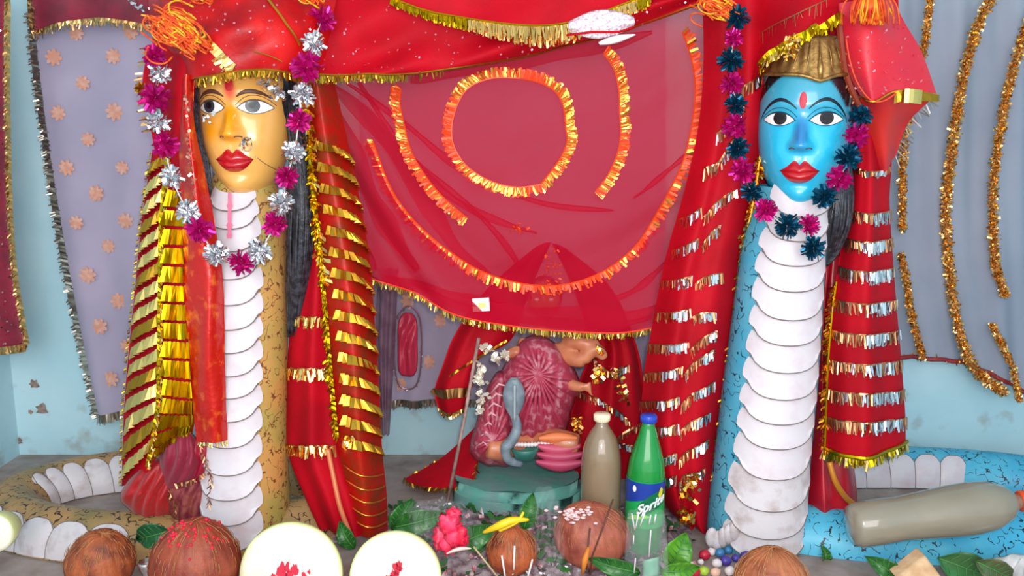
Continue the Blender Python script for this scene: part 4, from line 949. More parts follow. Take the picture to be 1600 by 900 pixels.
T2([(835, 690, FY-.05), (870, 690, FY-.12), (905, 694, FY-.14)], (.05, .03)); T2([(835, 690, FY-.05), (790, 700, FY-.12), (760, 700, FY-.14)], (.05, .03))
ob = b.build('body', skinm, t); md = ob.modifiers.new('remesh', 'REMESH'); md.mode = 'VOXEL'; md.voxel_size = .0065; md.use_smooth_shade = True
ms = ob.modifiers.new('smooth', 'SMOOTH'); ms.iterations = 3
b = MB(); b.ball(at(851, 462, FY+.012), (.054, .052, .062), 20); b.build('hair', hairm, t)
for sx in (-1, 1):
    b = MB(); b.ball(at(850+sx*11, 468, FY-.053), (.008, .003, .005), 8); b.build('eye', M('eye_white', 'f4f2f0', .2), t)
b = MB(); b.ball(at(850, 484, FY-.055), (.012, .005, .004), 8); b.build('lips', redp, t)
dress = M('pink_dress', 'a8344c', .5, 0, 'd08c98', 40, .5, 60, ramp=(.5, .72))
def fan(name, c, pts, Y, d, npl, amp, mat):
    n = len(pts); P = [Vector((p[0], p[1], 0)) for p in pts]; C = Vector((c[0], c[1], 0))
    def bd(a):
        x = a*n; i = int(x) % n; f = x-int(x); q = [P[(i+j) % n] for j in (-1, 0, 1, 2)]
        return 0.5*((2*q[1])+(q[2]-q[0])*f+(2*q[0]-5*q[1]+4*q[2]-q[3])*f*f+(3*q[1]-q[0]-3*q[2]+q[3])*f**3)
    def f(u, v):
        p = C.lerp(bd(u), v); w3 = at(p.x, p.y, Y-d*math.sqrt(max(0, 1-v**3))); w3.y += amp*sin(u*2*pi*npl+v*2+2.2*sin(u*11))*min(1, v*3); return w3
    b = MB(); b.grid(f, npl*8, 16, 0, True); return b.build(name, mat, t, thick=.004)
fan('dress', (842, 585), [(795, 560), (820, 528), (855, 528), (885, 560), (905, 598), (893, 640), (880, 680), (835, 698), (795, 695), (780, 655), (775, 605)], FY-.02, .13, 22, .006, dress)
fan('skirt', (770, 690), [(735, 700), (748, 650), (765, 600), (785, 580), (800, 620), (800, 680), (805, 722), (770, 728), (745, 718)], FY-.05, .1, 14, .005, dress)
b = MB()
for k in range(17):
    p = at(800+k*5.2, 694-sin(k/16*pi)*-4-k*.5, FY-.15); b.ball(p, .007, 8)
b.build('hem_beads', M('bead_white', 'e8d8d8', .4), t, smooth=True)
for k in range(7):
    b = MB(); p0 = at(748, 640-0*k, FY-.12); b.tube([at(742+k*4, 700-k*14, FY-.12), at(756+k*4, 690-k*15, FY-.15), at(764+k*5, 700-k*16, FY-.15)], [.003, .004, .002], 6); b.build('dress_pleat', M('pale_pink', 'd8a0a8', .5), t)
# cobra
cob = M('cobra_grey', '6f7c88', .4, 0, '8a98a0', 30, .3, 80)
b = MB()
def hood(u, v):
    a = 2*pi*u; z = 1-v; w_ = 20*sin(pi*(.06+.88*v))**.7*(1-.25*v); h = 592+v*62
    p = at(803+w_*cos(a), h, FY-.17); p.y += .012*sin(a)+.01*cos(a)**2*.8; return p
b.grid(hood, 20, 14, 0, True); T3 = [(803, 648, FY-.17), (808, 668, FY-.17), (800, 688, FY-.17), (790, 700, FY-.17), (795, 718, FY-.16), (815, 724, FY-.15)]
b.tube([cr([at(*p) for p in T3], i/24) for i in range(25)], [.012+.004*sin(pi*i/24) for i in range(25)], 10)
b.build('cobra', cob, t, label='grey painted cobra with raised hood')
b = MB(); b.tube([at(804, 602+i*8, FY-.19) for i in range(8)], .004, 6); b.build('cobra_ridge', M('cobra_pale', '9aa6ac', .4), t)
b = MB(); b.lathe([(.01, 0), (.03, .004), (.036, .02), (.042, .036), (.038, .038), (.03, .02)], 24, Matrix.Translation(at(820, 717, FY-.16))); b.build('bowl', M('green_bowl', '2f6a60', .4, 0, '4a8a7c', 20), t, label='small dark green bowl')
for k in range(4):
    mt = (M('lotus_orange', 'e07a48', .5), M('lotus_pink', 'c8506c', .5), M('lotus_rose', 'b84062', .5), M('lotus_rose', 'b84062', .5))[k]
    b = MB(); y0 = 685+k*12
    b.grid(lambda u, v: at(872+(2*u-1)*(30+k*3)+k*1.5, y0+9*(v-.5)*2*sin(pi*(.08+.84*u))+7*sin(pi*u)*(k > 0), FY-.15-.012*sin(pi*v)-.004*k), 20, 6); b.build('lotus_petal', mt, t, thick=.006)
# side ornaments of the figurine
b = MB()
for (x, y, s) in ((752, 575, 9), (754, 600, 11), (753, 620, 9), (752, 640, 5), (775, 560, 6), (790, 555, 6), (760, 545, 6), (750, 590, 5)):
    for k in range(18): b.bit(at(x+random.gauss(0, s*.4), y+random.gauss(0, s*.7), FY-.14), .014, .01)
b.build('white_pendant', M('pearl_white', 'f0e8d8', .3, .5), t, kind='stuff', smooth=False)
b = MB()
for (x, y, s) in ((932, 590, 9), (938, 580, 7), (938, 545, 6), (960, 580, 8), (970, 600, 8), (975, 620, 5), (905, 665, 7), (900, 660, 6)):
    for k in range(14): b.bit(at(x+random.gauss(0, s*.4), y+random.gauss(0, s*.7), FY-.15), .014, .009)
b.build('silver_tassel', pgold, t, kind='stuff', smooth=False)
# cloths round the figurine
t = thing('figurine_cloth', at(710, 650, 2.62), 'red cloth with gold tip hanging left of the small figurine', 'cloth')
C1 = Cloth([[(838, 385, 2.66), (850, 380, 2.64), (862, 378, 2.66)], [(762, 450, 2.66), (790, 450, 2.62), (830, 450, 2.66)], [(712, 520, 2.64), (745, 520, 2.6), (800, 530, 2.64)], [(692, 570, 2.64), (718, 570, 2.58), (750, 560, 2.6)], [(679, 610, 2.64), (705, 610, 2.57), (738, 605, 2.6)], [(685, 640, 2.63), (708, 648, 2.59), (728, 635, 2.61)]], lambda u, v: .006*sin(u*14))
C1.mesh('cloth', redcl, t, 24, 30); b = MB(); e = [C1.P(i/12, .82, .006) for i in range(13)]; lace(b, e, .03); b.build('gold_tip', bronze, t, smooth=False)
b = MB(); e = [C1.P(i/12, .99, .006) for i in range(13)]; lace(b, e, .012); fringe(b, e, .012, .006, 300); b.build('gold_trim', pgold, t, smooth=False, kind='stuff')
b = MB(); e = path([(702, 588), (735, 566), (770, 545), (795, 530)], 2.55, 14); lace(b, e, .006); b.build('gold_seam', gold, t, smooth=False)
t = thing('figurine_cloth', at(960, 690, 2.62), 'red gold-patterned cloth hanging right of the small figurine', 'cloth')
C2 = Cloth([[(862, 380, 2.66), (872, 382, 2.64), (884, 388, 2.66)], [(895, 450, 2.66), (925, 450, 2.62), (955, 450, 2.66)], [(920, 540, 2.66), (958, 540, 2.6), (995, 540, 2.66)], [(900, 610, 2.66), (955, 610, 2.58), (1010, 620, 2.64)], [(880, 690, 2.66), (950, 690, 2.58), (1030, 700, 2.64)], [(880, 745, 2.66), (950, 750, 2.6), (1030, 750, 2.64)]], lambda u, v: .01*sin(u*22))
C2.mesh('cloth', redcl, t, 40, 40)
for pl in ([(900, 610), (930, 620), (960, 640), (985, 660)], [(925, 550), (950, 580), (985, 570)], [(1000, 660), (960, 690), (1005, 700)]):
    frband(C2, t, pl, 10, .02)
t = thing('floor_cloth', flo(690, 765), 'small crimson cloth with gold edge lying on the ledge left of the figurine', 'cloth')
C3 = Cloth([[(745, 665, 2.72), (748, 690, 2.66), (748, 720, 2.6)], [(690, 715, 2.72), (700, 735, 2.64), (735, 757, 2.56)], [(632, 748, 2.7), (650, 758, 2.64), (690, 764, 2.58)]], lambda u, v: -.006*abs(sin(u*7)))
C3.mesh('cloth', redcl, t, 24, 24); b = MB(); e = [C3.P(i/12, 1, .004) for i in range(13)]+[C3.P(1, 1-i/12, .004) for i in range(13)]; fringe(b, e, .016, .006, 300, None, .9); e = [C3.P(0, 1-i/12, .004) for i in range(7)]; fringe(b, e, .014, .005, 200, None, .9); b.build('gold_edge', gold, t, kind='stuff', smooth=False)
b = MB(); p0 = at(748, 528, 2.52); p1 = flo(699, 790, .0); p1 = at(699, 785, 2.50); b.tube([p0, p0.lerp(p1, .5)+Vector((.003, 0, 0)), p1], .0052, 8)
tag(b.build('thin_stick', M('pale_wood', 'b09088', .6, 0, '8a6a60', 40)), 'thin pale wooden stick leaning in front of the figurine', 'stick')
# pink framed plaque behind
t = thing('wall_pendant', at(637, 605, 2.92), 'small pink-red pendant in a silver frame below the veil left edge', 'decoration')
lump('red_panel', [(624, 500), (637, 488), (650, 500), (652, 540), (650, 580), (637, 588), (624, 580), (622, 540)], M('pendant_red', 'c8304c', .4), t, 2.9, .012)
b = MB(); e = path([(618, 498), (637, 478), (656, 498), (658, 560), (652, 598), (637, 608), (622, 598), (616, 560), (618, 498)], 2.9, 40); fringe(b, e, .008, .004, 200, None, 1); b.tube(e, .0035, 6); b.build('silver_frame', M('pink_silver', 'b898a8', .35, .8), t, smooth=False)
t = thing('dark_ribbon', at(610, 560, 2.9), 'dull purple ribbon hanging beside the pink pendant', 'ribbon')
RB = Cloth([[(590, 420, 2.88), (606, 420, 2.86), (622, 420, 2.88)], [(588, 550, 2.88), (600, 550, 2.86), (616, 550, 2.88)], [(596, 680, 2.88), (602, 680, 2.86), (608, 680, 2.88)]], lambda u, v: .01*sin(u*14))
RB.mesh('ribbon', M('mauve_cloth', '8c6478', .7, 0, '70485c', 20, alpha=.8), t, 16, 20)

# ------------------------------------------------------------------ bottles
def murky(name, c, c2): 
    return M(name, c, .12, 0, c2, 5, trans=.25, coat=.6)
def bottle(nm, lab, loc, rot, h, r, prof, mat, capmat, capz, capr, grp='plastic bottles'):
    t = thing(nm, loc, lab, 'bottle', grp)
    Mx = Matrix.Translation(loc) @ rot
    b = MB(); b.lathe([(r*p, h*z) for p, z in prof], 40, Mx); b.build('bottle_body', mat, t)
    b = MB(); pr = [(capr*.95, capz), (capr, capz+.002), (capr, capz+.018), (capr*.9, capz+.021)]
    b.lathe(pr, 24, Mx)
    for k in range(24):
        a = 2*pi*k/24; b.tube([Mx @ Vector((capr*cos(a), capr*sin(a), capz+.002)), Mx @ Vector((capr*cos(a), capr*sin(a), capz+.018))], .0009, 4)
    b.build('cap', capmat, t); return t, Mx
pr1 = [(.6, 0), (.9, .01), (1, .05), (1, .3), (.97, .33), (1, .36), (1, .6), (.98, .68), (.9, .77), (.74, .85), (.5, .915), (.34, .95), (.3, .97), (.3, .995)]
p = flo(937, 850); bottle('plastic_bottle', 'clear bottle of murky brown liquid with cream cap beside the green bottle', p, Matrix(), at(937, 655, p.y).z, 34*p.length*.97/F, pr1, murky('murky_liquid', '9c8468', 'a48c72'), M('cream_cap', 'ece0c0', .4), at(937, 655, p.y).z-.004, .0215)
pr2 = [(.6, 0), (.9, .01), (1, .05), (.98, .2), (1, .22), (1, .58), (.98, .62), (.9, .7), (.7, .8), (.45, .91), (.33, .97), (.33, .995)]
p = flo(1004, 862); hg = at(1004, 656, p.y).z; rg = 32*p.length*.97/F
t, Mx = bottle('plastic_bottle', 'green soft drink bottle with blue cap and blue-green label', p, Matrix.Rotation(R(1), 4, 'Y'), hg, rg, pr2, M('green_plastic', '0f9a3c', .1, 0, '18a848', 4, trans=.35, coat=.6), M('blue_cap', '2848b8', .35), hg-.006, .021)
def wrapmesh(nm, mat, f, nu, nv, par): b = MB(); b.grid(f, nu, nv); return b.build(nm, mat, par)
z0, z1 = hg*.24, hg*.585
def cyl(a, z, o=.0012): return Mx @ Vector(((rg*1.0+o)*sin(a), -(rg*1.0+o)*cos(a), z))
wrapmesh('label', M('label_green', '1aa050', .3), lambda u, v: cyl(-pi+2*pi*u, z0+(z1-z0)*v), 60, 4, t)
wrapmesh('label_blue_band', M('label_blue', '1c3c98', .3), lambda u, v: cyl(-1.5+2.9*u, z0+(z1-z0)*(.98-(1-v)*(.52-.36*u)), .0018), 30, 4, t)
wrapmesh('label_lime_swirl', M('label_lime', '8ad048', .3), lambda u, v: cyl(-1.3+1.5*u, z0+(z1-z0)*(.10+.17*u+.1*v*sin(pi*u)), .0022), 20, 2, t)
wrapmesh('label_lemon', M('label_yellow', 'e8d020', .3), lambda u, v: cyl(.62+.32*u-.1+.0*v, z0+(z1-z0)*(.72+.09*u+.22*(v-.5)*sin(pi*u)), .0028), 14, 4, t)
wrapmesh('label_white_spot', M('label_white', 'f4f6f8', .3), lambda u, v: cyl(-.72+.1*v*cos(2*pi*u), z0+(z1-z0)*(.84+.07*v*sin(2*pi*u)), .003), 16, 2, t)
cu = bpy.data.curves.new('txt', 'FONT'); cu.body = 'Sprite'; cu.size = 1; cu.shear = .25; cu.offset = .03
to = bpy.data.objects.new('txt', cu); COL.objects.link(to); bpy.context.view_layer.update()
dg = bpy.context.evaluated_depsgraph_get(); tm = bpy.data.meshes.new_from_object(to.evaluated_get(dg))
import bmesh
xs = [v.co.x for v in tm.vertices]; ww = max(xs)-min(xs); x0 = min(xs)
def textmesh(name, off, grow, mat, zsh=0):
    b = MB(); cx = .5
    vs = []
    for v in tm.vertices:
        x = (v.co.x-x0)/ww; z = v.co.y/ww
        vs.append(cyl(-.55+1.5*x, z0+(z1-z0)*(.30+.30*x)+z*1.5*rg*1.1+zsh, off))
    b.add(vs, [tuple(p.vertices) for p in tm.polygons]); return b.build(name, mat, t, smooth=False)
wrapmesh('lettering_panel', M('label_deep_green', '0e6a44', .3), lambda u, v: cyl(-.5+1.55*u, z0+(z1-z0)*(.24+.30*u+.38*v*(.7+.3*sin(pi*u))), .0024), 24, 4, t)
textmesh('lettering', .0036, 0, M('label_white', 'f4f6f8', .3))
bpy.data.objects.remove(to)
# lying bottle
pa = at(1326, 822, 2.13); pb = at(1596, 783, 2.15)
d = (pb-pa); L_ = d.length; rotm = d.to_track_quat('Z', 'Y').to_matrix().to_4x4()
pr3 = [(.3, 0), (.75, .015), (.88, .05), (.9, .2), (.86, .3), (.92, .42), (1.02, .6), (1.05, .72), (.98, .84), (.75, .93), (.4, .99), (.32, 1.0), (.32, 1.02)]
bottle('plastic_bottle', 'bottle of murky liquid with orange cap lying on its side at the right', pa, rotm, L_*.97, .064, pr3, murky('murky_grey', '9a8e7a', 'a69c8a'), M('orange_cap', 'd84a1c', .4), L_*.985, .026)

# ------------------------------------------------------------------ offerings in front
def coconut(lab, px, py, rpx, mat, tip=(0, 0, 1), asp=1.0, red=False, grp='coconuts'):
    r = rpx*2.15/F
    c = flo(px, py, r*.92); t = thing('coconut', (c.x, c.y, 0), lab, 'coconut', grp)
    tv = Vector(tip).normalized()
    def f(d):
        k = max(0, d.dot(tv)); return 1+.22*k**5+.02*sin(math.atan2(d.y, d.x)*22)+.03*noise.noise(d*3+Vector((px, 0, 0)))
    b = MB(); b.ball(c, (r*asp, r, r*.92), 64, f); b.build('husk', mat, t)
    b = MB()
    for k in range(150):
        d = Vector((random.gauss(0, 1), random.gauss(0, 1), abs(random.gauss(0, 1)))).normalized(); q = d.cross(tv).cross(d).normalized() if d.cross(tv).length > .1 else Vector((1, 0, 0))
        p = c+Vector((d.x*r*asp, d.y*r, d.z*r*.92))*f(d)*1.0; b.tube([p, p+q*.012+d*.004, p+q*.026+d*.002], .0006, 3, cap=False)
    b.build('fibre', M('fibre_brown', 'c08858', .7), t, kind='stuff')
    if red:
        b = MB()
        for k in range(90):
            d = Vector((random.gauss(0, .45), random.gauss(-.3, .4), 1)).normalized(); p = c+Vector((d.x*r*asp, d.y*r, d.z*r*.92))*f(d); b.ball(p, random.uniform(.002, .005), 6)
        b.build('red_powder', sind, t, kind='stuff')
    return c, r
coconut('brown coconut at the bottom left beside a silver cup', 157, 880, 53, coco, (.2, -.2, .8))
coconut('brown coconut dusted with red powder below the bunched cloth', 305, 880, 66, M('coconut_rust', '9c4428', .55, 0, '7c2c1c', 18, .5, 100), (.1, -.1, 1), 1.05, True)
c, r = coconut('orange-brown coconut with a yellow petal strip on top', 800, 862, 42, M('coconut_orange', 'b85a30', .55, 0, '7c3420', 22, .5, 110), (0, 0, 1), 1.0)
t = thing('yellow_strip', c+Vector((0, 0, r)), 'yellow folded banana-like strip lying on the small coconut', 'offering')
b = MB(); P = [at(755, 832, 1.99), at(778, 822, 1.96), at(800, 813, 1.96), at(826, 812, 1.97)]
b.tube([cr(P, i/16) for i in range(17)], [.003+.007*sin(pi*i/16) for i in range(17)], 8); P = [at(780, 828, 1.97), at(808, 815, 1.96), at(818, 800, 1.97)]; b.tube([cr(P, i/12) for i in range(13)], [.006-.003*i/12 for i in range(13)], 8)
b.build('strip', M('petal_yellow', 'e8c418', .4), t)
c, r = coconut('large reddish coconut in the centre with pink rice and crossed brown twigs', 925, 838, 58, cocored, (-.3, -.2, .8), 1.1)
t = thing('dried_twigs', c+Vector((0, -.07, 0)), 'crossed thin brown twigs in front of the reddish coconut', 'twig')
b = MB(); b.tube([at(922, 898, 1.93), at(925, 870, 1.92), at(940, 830, 1.92), at(958, 780, 1.94)], .0022, 6); b.tube([at(916, 890, 1.93), at(918, 860, 1.92), at(922, 825, 1.93)], .0022, 6); b.build('twig', M('dark_twig', '5a2c1a', .6), t)
b = MB(); b.tube([at(910, 898, 1.92), at(914, 875, 1.91), at(920, 855, 1.92)], [.003, .008, .004], 8); b.build('orange_bud', M('bud_orange', 'c87420', .6), t)
b = MB()
for k in range(60): b.ball(at(898+random.gauss(0, 14), 800+random.gauss(0, 5)+abs(random.gauss(0, 4)), 2.0+random.uniform(-.01, .03)), (.006, .004, .003), 6)
tag(b.build('rice_grains', M('pink_rice', 'e8c0c0', .6)), 'pinkish rice grains heaped on the reddish coconut', 'rice')['kind'] = 'stuff'
coconut('coconut cut by the bottom edge below the blue idol', 1205, 912, 52, M('coconut_warm', 'b46a44', .55, 0, '8a4428', 20, .4, 100), (0, 0, 1), 1.1)
# cut gourd rounds
gm = M('gourd_flesh', 'fbf6e4', .5, 0, 'f4ecc8', 20, .1, 60); rim_ = M('gourd_rind', 'dfe4a4', .45, 0, 'c8cc88', 14)
def gourd(px, py, rpx, lab, Y, tilt, marks):
    r = rpx*Y/F*1.03; c = at(px, py, Y); t = thing('cut_gourd', (c.x, c.y, 0), lab, 'fruit', 'cut gourd halves')
    Mx = Matrix.Translation(c) @ Matrix.Rotation(R(90-tilt), 4, 'X')
    b = MB(); b.lathe([(r*.3, -.075), (r*.7, -.06), (r*.93, -.03), (r*1.0, -.008), (r, .003), (r*.97, .006)], 48, Mx); b.build('rind', rim_, t)
    b = MB(); b.lathe([(r*.975, .002), (r*.96, .009), (r*.8, .013), (r*.4, .016), (.004, .016)], 48, Mx); b.build('flesh', gm, t)
    b = MB()
    for (x, y, s) in marks:
        n = 16; cc = Vector((x*r, y*r, .0175)); vs = [Mx @ cc]+[Mx @ (cc+Vector((cos(a)*s*k, sin(a)*s*k*1.6, 0))) for a, k in [(2*pi*i/n, random.uniform(.6, 1.3)) for i in range(n)]]
        b.add(vs, [(0, i+1, (i+1) % n+1) for i in range(n)])
    b.build('red_mark', M('red_mark', 'cc1838', .6), t)
gourd(455, 897, 84, 'large cut gourd half with pink marks at the bottom left of centre', 1.99, 12, [(-.15, .1, .013), (.0, .0, .01), (-.3, -.05, .008), (.1, .12, .009), (.28, .02, .006), (-.05, .16, .008), (.38, .08, .004)])
gourd(618, 902, 75, 'smaller cut gourd half with one orange-red mark beside the red flower', 1.98, 12, [(.05, .22, .010), (.10, .28, .008), (-.02, .1, .008), (.0, -.03, .012), (-.15, .0, .008)])
gourd(-8, 832, 32, 'cut gourd half clipped by the left edge', 2.1, 6, [(.15, -.1, .009), (.1, .1, .005)])
# leaves
def leaf(px, py, Lp, Wp, ang, mat, lab, Y=None, curl=.02, h=.03, tiltup=.5):
    c = at(px, py, Y) if Y else flo(px, py, h)
    t = thing('leaf', c, lab, 'leaf', 'green leaves')
    L = Lp*c.y/F; W = Wp*c.y/F; a = R(ang)
    ax = Vector((cos(a), 0, sin(a))); ax.y = .25; sd = Vector((-sin(a), 0, cos(a)))
    up = Vector((0, -1, .3)).normalized()
    def f(u, v):
        s = 2*v-1; w_ = W*.5*(sin(pi*u**.8))**.8
        return c+ax*(u-.5)*L+sd*s*w_+up*(curl*(s*s)*(.6)-curl*1.5*(2*u-1)**2+.004*sin(u*20)*s*s)+Vector((0, 0, 0))
    b = MB(); b.grid(f, 18, 8); b.build('blade', mat, t, thick=.0015)
    b = MB(); b.tube([f(i/12, .5)+up*.0018 for i in range(13)], [.0022-.0012*i/12 for i in range(13)], 5)
    for k in range(1, 6):
        for s in (.12, .88): b.tube([f(k/7, .5)+up*.0016, f(min(k/7+.1, 1), s)+up*.0016], .0008, 4)
    b.build('veins', M('leaf_vein', '44803c', .5), t)
dk = leafm
leaf(234, 838, 68, 46, 200, M('leaf_deep', '24603a', .35, 0, '1a4c2c', 30), 'dark green leaf between the two left coconuts', 2.12)
leaf(655, 815, 90, 44, 10, dk, 'broad green leaf behind the smaller cut gourd', 2.1)
leaf(628, 806, 60, 34, 60, leafm, 'upright leaf behind the smaller cut gourd, near the red satin', 2.12)
leaf(540, 838, 50, 30, 120, dk, 'dark leaf tip between the two cut gourds', 2.1)
leaf(744, 838, 70, 44, 20, dk, 'green leaf right of the red flower', 2.06)
leaf(826, 800, 60, 30, 75, leafm, 'narrow leaf behind the coconut with the yellow strip', 2.08)
leaf(960, 886, 90, 34, 170, leafm, 'green leaf under the large reddish coconut', 1.97)
leaf(1060, 862, 64, 50, 60, leafl, 'bright green leaf right of the plastic packet', 2.06)
leaf(1065, 892, 70, 34, 0, leafl, 'low bright green leaf at the bottom, right of the packet', 2.0)
leaf(1383, 888, 60, 34, 150, dk, 'small dark leaf left of the tan bread piece', 2.05)
leaf(1515, 890, 120, 56, -25, M('leaf_banana', '2e6a34', .35, 0, '3c5a34', 10), 'large dark leaf at the bottom right corner', 2.03)
leaf(1560, 894, 90, 40, -30, M('leaf_olive', '5a5a3a', .5, 0, '3c5a34', 14), 'olive brown leaf edge at the bottom right corner', 2.0)
leaf(1290, 868, 34, 16, 100, dk, 'tiny dark sprig beside the coconut below the blue idol', None, .02, .012)
# red flower
t = thing('red_flower', flo(705, 860, .0), 'crumpled bright pink-red flower right of the smaller cut gourd', 'flower')
fm = M('flower_red', 'd8103c', .5, 0, 'f04068', 40, .4, 90)
for k, (x, y, s) in enumerate([(700, 818, 17), (708, 806, 13), (692, 838, 16), (712, 838, 18), (702, 850, 17), (688, 848, 12), (722, 846, 12), (706, 828, 17)]):
    b = MB(); c = at(x, y, 2.0+.01*(k % 3)); r = s*2/F; b.ball(c, (r, r*.7, r), 20, lambda d: 1+.55*noise.noise(d*3.5+Vector((k, 0, 0)))+.14*sin(d.x*12+d.z*9)); b.build('petal', fm, t)
b = MB(); b.grid(lambda u, v: at(698+u*38, 862-u*8-6*v*sin(pi*u)+3, 1.97-.01*sin(pi*v)), 12, 4); b.build('pale_petal', M('petal_pale', 'e8c8c0', .5), t, thick=.003)
# tan bread piece
t = thing('bread_piece', flo(1445, 895), 'tan triangular bread piece at the bottom right', 'food')
b = MB(); P = [at(1400, 905, 1.99), at(1446, 868, 2.03), at(1476, 908, 1.99)]; Q = [p+Vector((0, .05, 0)) for p in P]; b.add(P+Q, [(0, 1, 2), (5, 4, 3), (0, 3, 4, 1), (1, 4, 5, 2), (2, 5, 3, 0)])
o = b.build('crust', M('bread_tan', 'dcb48c', .7, 0, 'c89a70', 30, .3, 80), t, smooth=False); bv = o.modifiers.new('bevel', 'BEVEL'); bv.width = .006; bv.segments = 3
t = thing('white_cloth', flo(1580, 895), 'crumpled white cloth scrap at the right bottom edge', 'cloth')
lump('scrap', [(1545, 880), (1575, 868), (1608, 872), (1608, 915), (1560, 910)], M('grey_white_cloth', 'd0cccc', .7, 0, 'b0acac', 30, .3, 60), t, 2.08, .03)
# small sweets, beads, petals
cols = [('c01838', 'red'), ('3a78a8', 'blue'), ('4a3a98', 'violet'), ('f2ece0', 'white'), ('a8c83c', 'lime'), ('e8b8a0', 'peach')]
pts = [(1101, 867, 0, 9), (1112, 862, 3, 7), (1125, 864, 1, 8), (1138, 860, 1, 7), (1134, 876, 2, 9), (1150, 872, 2, 7), (1165, 868, 2, 8), (1178, 860, 4, 6), (1120, 880, 3, 8), (1085, 893, 0, 9), (1100, 892, 4, 8), (1118, 894, 5, 8), (1140, 892, 3, 8), (1155, 885, 5, 7), (1190, 862, 3, 6), (1205, 858, 4, 5), (1218, 866, 3, 6), (1095, 878, 3, 5), (1170, 878, 3, 6), (1048, 880, 3, 4), (1066, 874, 3, 5)]
seen = {}; tot = {}
ORD = ['first', 'second', 'third', 'fourth', 'fifth', 'sixth', 'seventh', 'eighth', 'ninth', 'tenth']
pts.sort()
for x, y, c, s in pts: tot[c] = tot.get(c, 0)+1
for x, y, c, s in pts:
    k_ = seen.get(c, 0); seen[c] = k_+1
    r = s*2.1/F; p = flo(x, y, r); b = MB(); b.ball(p, (r*1.15, r, r), 12, lambda d: 1+.2*noise.noise(d*2+Vector((x, 0, 0))))
    tag(b.build('offering_bead', M('bead_'+cols[c][1], cols[c][0], .4)), '%s rounded bead before the blue idol, %s %s one from the left' % (cols[c][1], ORD[k_], cols[c][1]), 'bead', '%s offering beads' % cols[c][1])
# silver cup
t = thing('silver_cup', flo(229, 905), 'small shiny silver cup between the two left coconuts', 'cup')
b = MB(); pc = at(229, 895, 2.02); b.lathe([(.008, -.035), (.012, -.02), (.01, 0), (.016, .012), (.02, .028), (.018, .03), (.012, .012)], 24, Matrix.Translation((pc.x, pc.y, max(pc.z, .035)))); b.build('cup', silver, t)
# foil and rice litter on ledge
b = MB()
for (x, y, s, n_) in ((640, 830, 20, 60), (520, 838, 10, 40), (600, 825, 12, 40), (745, 870, 14, 40), (830, 800, 22, 110), (800, 775, 40, 110), (850, 885, 24, 60), (700, 790, 50, 60), (1090, 800, 10, 30), (260, 860, 20, 20), (880, 880, 20, 40), (290, 800, 14, 24), (360, 835, 30, 20)):
    for k in range(n_):
        p = flo(x+random.gauss(0, s), min(y+random.gauss(0, 8), 898), random.uniform(.003, .03)); b.bit(p, .009, .005)
tag(b.build('foil_litter', M('foil_white', 'e8e4e8', .3, .7), smooth=False), 'scattered white and silver foil flakes among the offerings', 'litter')['kind'] = 'stuff'
b = MB()
for k in range(200):
    x = random.uniform(640, 1080); y = random.uniform(790, 898); p = flo(x, y, .006); b.ball(p, random.uniform(.003, .009), 5)
tag(b.build('petal_litter', M('litter_mauve', '8a5a60', .7, 0, 'c0a0a0', 40), smooth=True), 'mauve crumbs and dried petals covering the ledge', 'litter')['kind'] = 'stuff'
# heap of mixed offerings under the centre
t = thing('offering_heap', flo(850, 860), 'low heap of crushed leaves, rice and powder in front of the bottles', 'offering')
def heap(u, v):
    x = 610+u*470; y = 790+v*125; p = flo(x, y, 0); h = .035*sin(pi*min(1, v*1.0+.02))*sin(pi*u)+.018*noise.noise(p*28)+.012*noise.noise(p*60); p.z = max(.001, h); return p
b = MB(); b.grid(heap, 110, 40); b.build('crumbs', M('heap_mix', '6a5058', .8, 0, 'a8989c', 34, .8, 90, ramp=(.42, .62)), t)
b = MB()
for k in range(260):
    u, v = random.random(), random.random(); p = heap(u, v)+Vector((0, 0, .004)); b.bit(p, .026, .014, Vector((random.uniform(-1, 1), random.uniform(-1, 1), random.uniform(-.1, .6))))
b.build('leaf_scraps', leafm, t, kind='stuff', smooth=False)
b = MB()
for k in range(160):
    u, v = random.random(), random.random(); p = heap(u, v)+Vector((0, 0, .006)); b.bit(p, .016, .01, Vector((random.uniform(-1, 1), random.uniform(-1, 1), random.uniform(-.1, .6))))
b.build('petal_scraps', M('scrap_pink', 'c06070', .6, 0, 'e0c8c8', 60), t, kind='stuff', smooth=False)
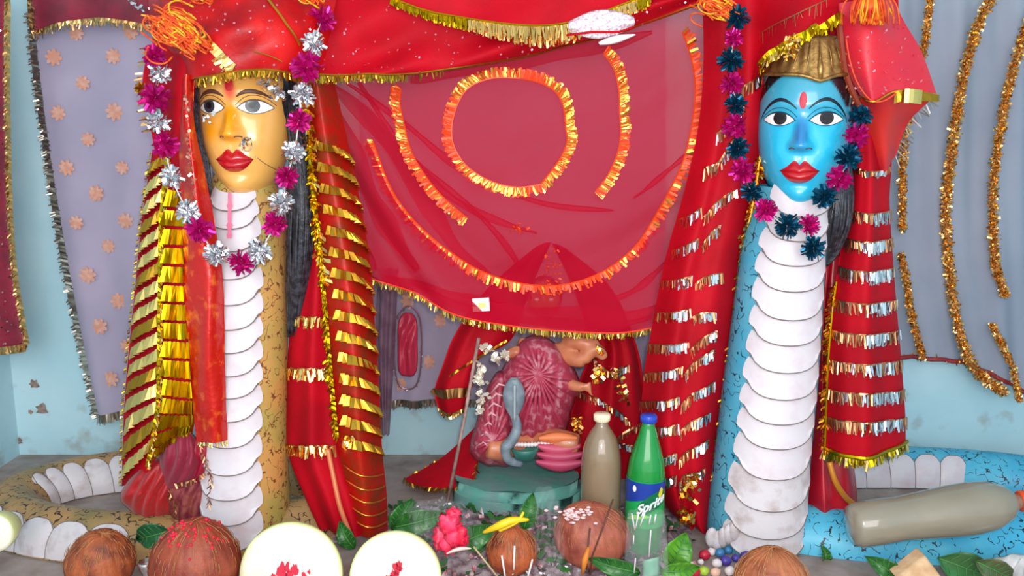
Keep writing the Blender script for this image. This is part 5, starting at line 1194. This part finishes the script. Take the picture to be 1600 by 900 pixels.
# incense sticks
stk = M('incense_white', 'e8dcdc', .6)
for k, (x0, y0, x1, y1) in enumerate([(784, 868, 790, 905), (804, 853, 803, 890), (832, 874, 824, 905)]):
    b = MB(); b.tube([at(x0, y0, 1.93), at(x1, y1, 1.93)], .0022, 6); tag(b.build('incense_stick', stk), 'thin white incense stick, %s of three before the small coconut' % ('leftmost', 'middle', 'rightmost')[k], 'incense', 'white incense sticks')
b = MB(); b.tube([at(740, 854, 1.94), at(778, 902, 1.92)], .0022, 6); tag(b.build('incense_stick', M('stick_tan', 'b89a78', .6)), 'tan stick slanting below the leaf right of the red flower', 'incense')
# clear plastic packet
film = M('clear_film', 'f0f0f6', .1, alpha=.07, coat=.3); t = thing('plastic_packet', flo(1005, 895), 'crinkled clear plastic packet standing in front of the green bottle', 'packet')
def pk(u, v):
    a = 2*pi*u; p = at(1010+(36-6*v)*cos(a), 905-v*105, 2.0); p.y += .02*sin(a)+.006*noise.noise(Vector((cos(a)*4, v*9, 2)))*2; return p
b = MB(); b.grid(pk, 36, 24, 0, True); b.build('film', film, t)
b = MB()
for (x, y, x2, y2) in ((987, 802, 992, 828), (993, 826, 998, 800), (1000, 822, 1008, 800), (1014, 820, 1017, 804), (1022, 818, 1025, 803), (1017, 828, 1014, 870), (990, 836, 990, 850), (993, 872, 991, 895)):
    b.tube([at(x, y, 1.962), at((x+x2)/2, (y+y2)/2, 1.958), at(x2, y2, 1.962)], .0018, 5)
b.build('film_glint', M('glint_white', 'e0d0d8', .3), t)  # white tubes stand in for streaks of highlight on the film
b = MB(); b.grid(lambda u, v: at(1004+u*26, 876+v*30-6*u, 1.99-.01*sin(pi*u)), 6, 6); b.build('green_slip', M('mint_paper', '7aa890', .5), t, thick=.002)
for (lab, pl) in (('clear plastic bag left of the figurine base among leaves', [(640, 790), (700, 780), (735, 800), (735, 860), (690, 880), (650, 860)]), ('clear crumpled plastic between coconuts in the centre', [(835, 770), (865, 765), (880, 820), (880, 890), (850, 900), (832, 850)])):
    t = thing('plastic_bag', flo(pl[0][0]+40, 880), lab, 'bag'); lump('film', pl, film, t, 2.07, .05, 9, .014, thick=0)
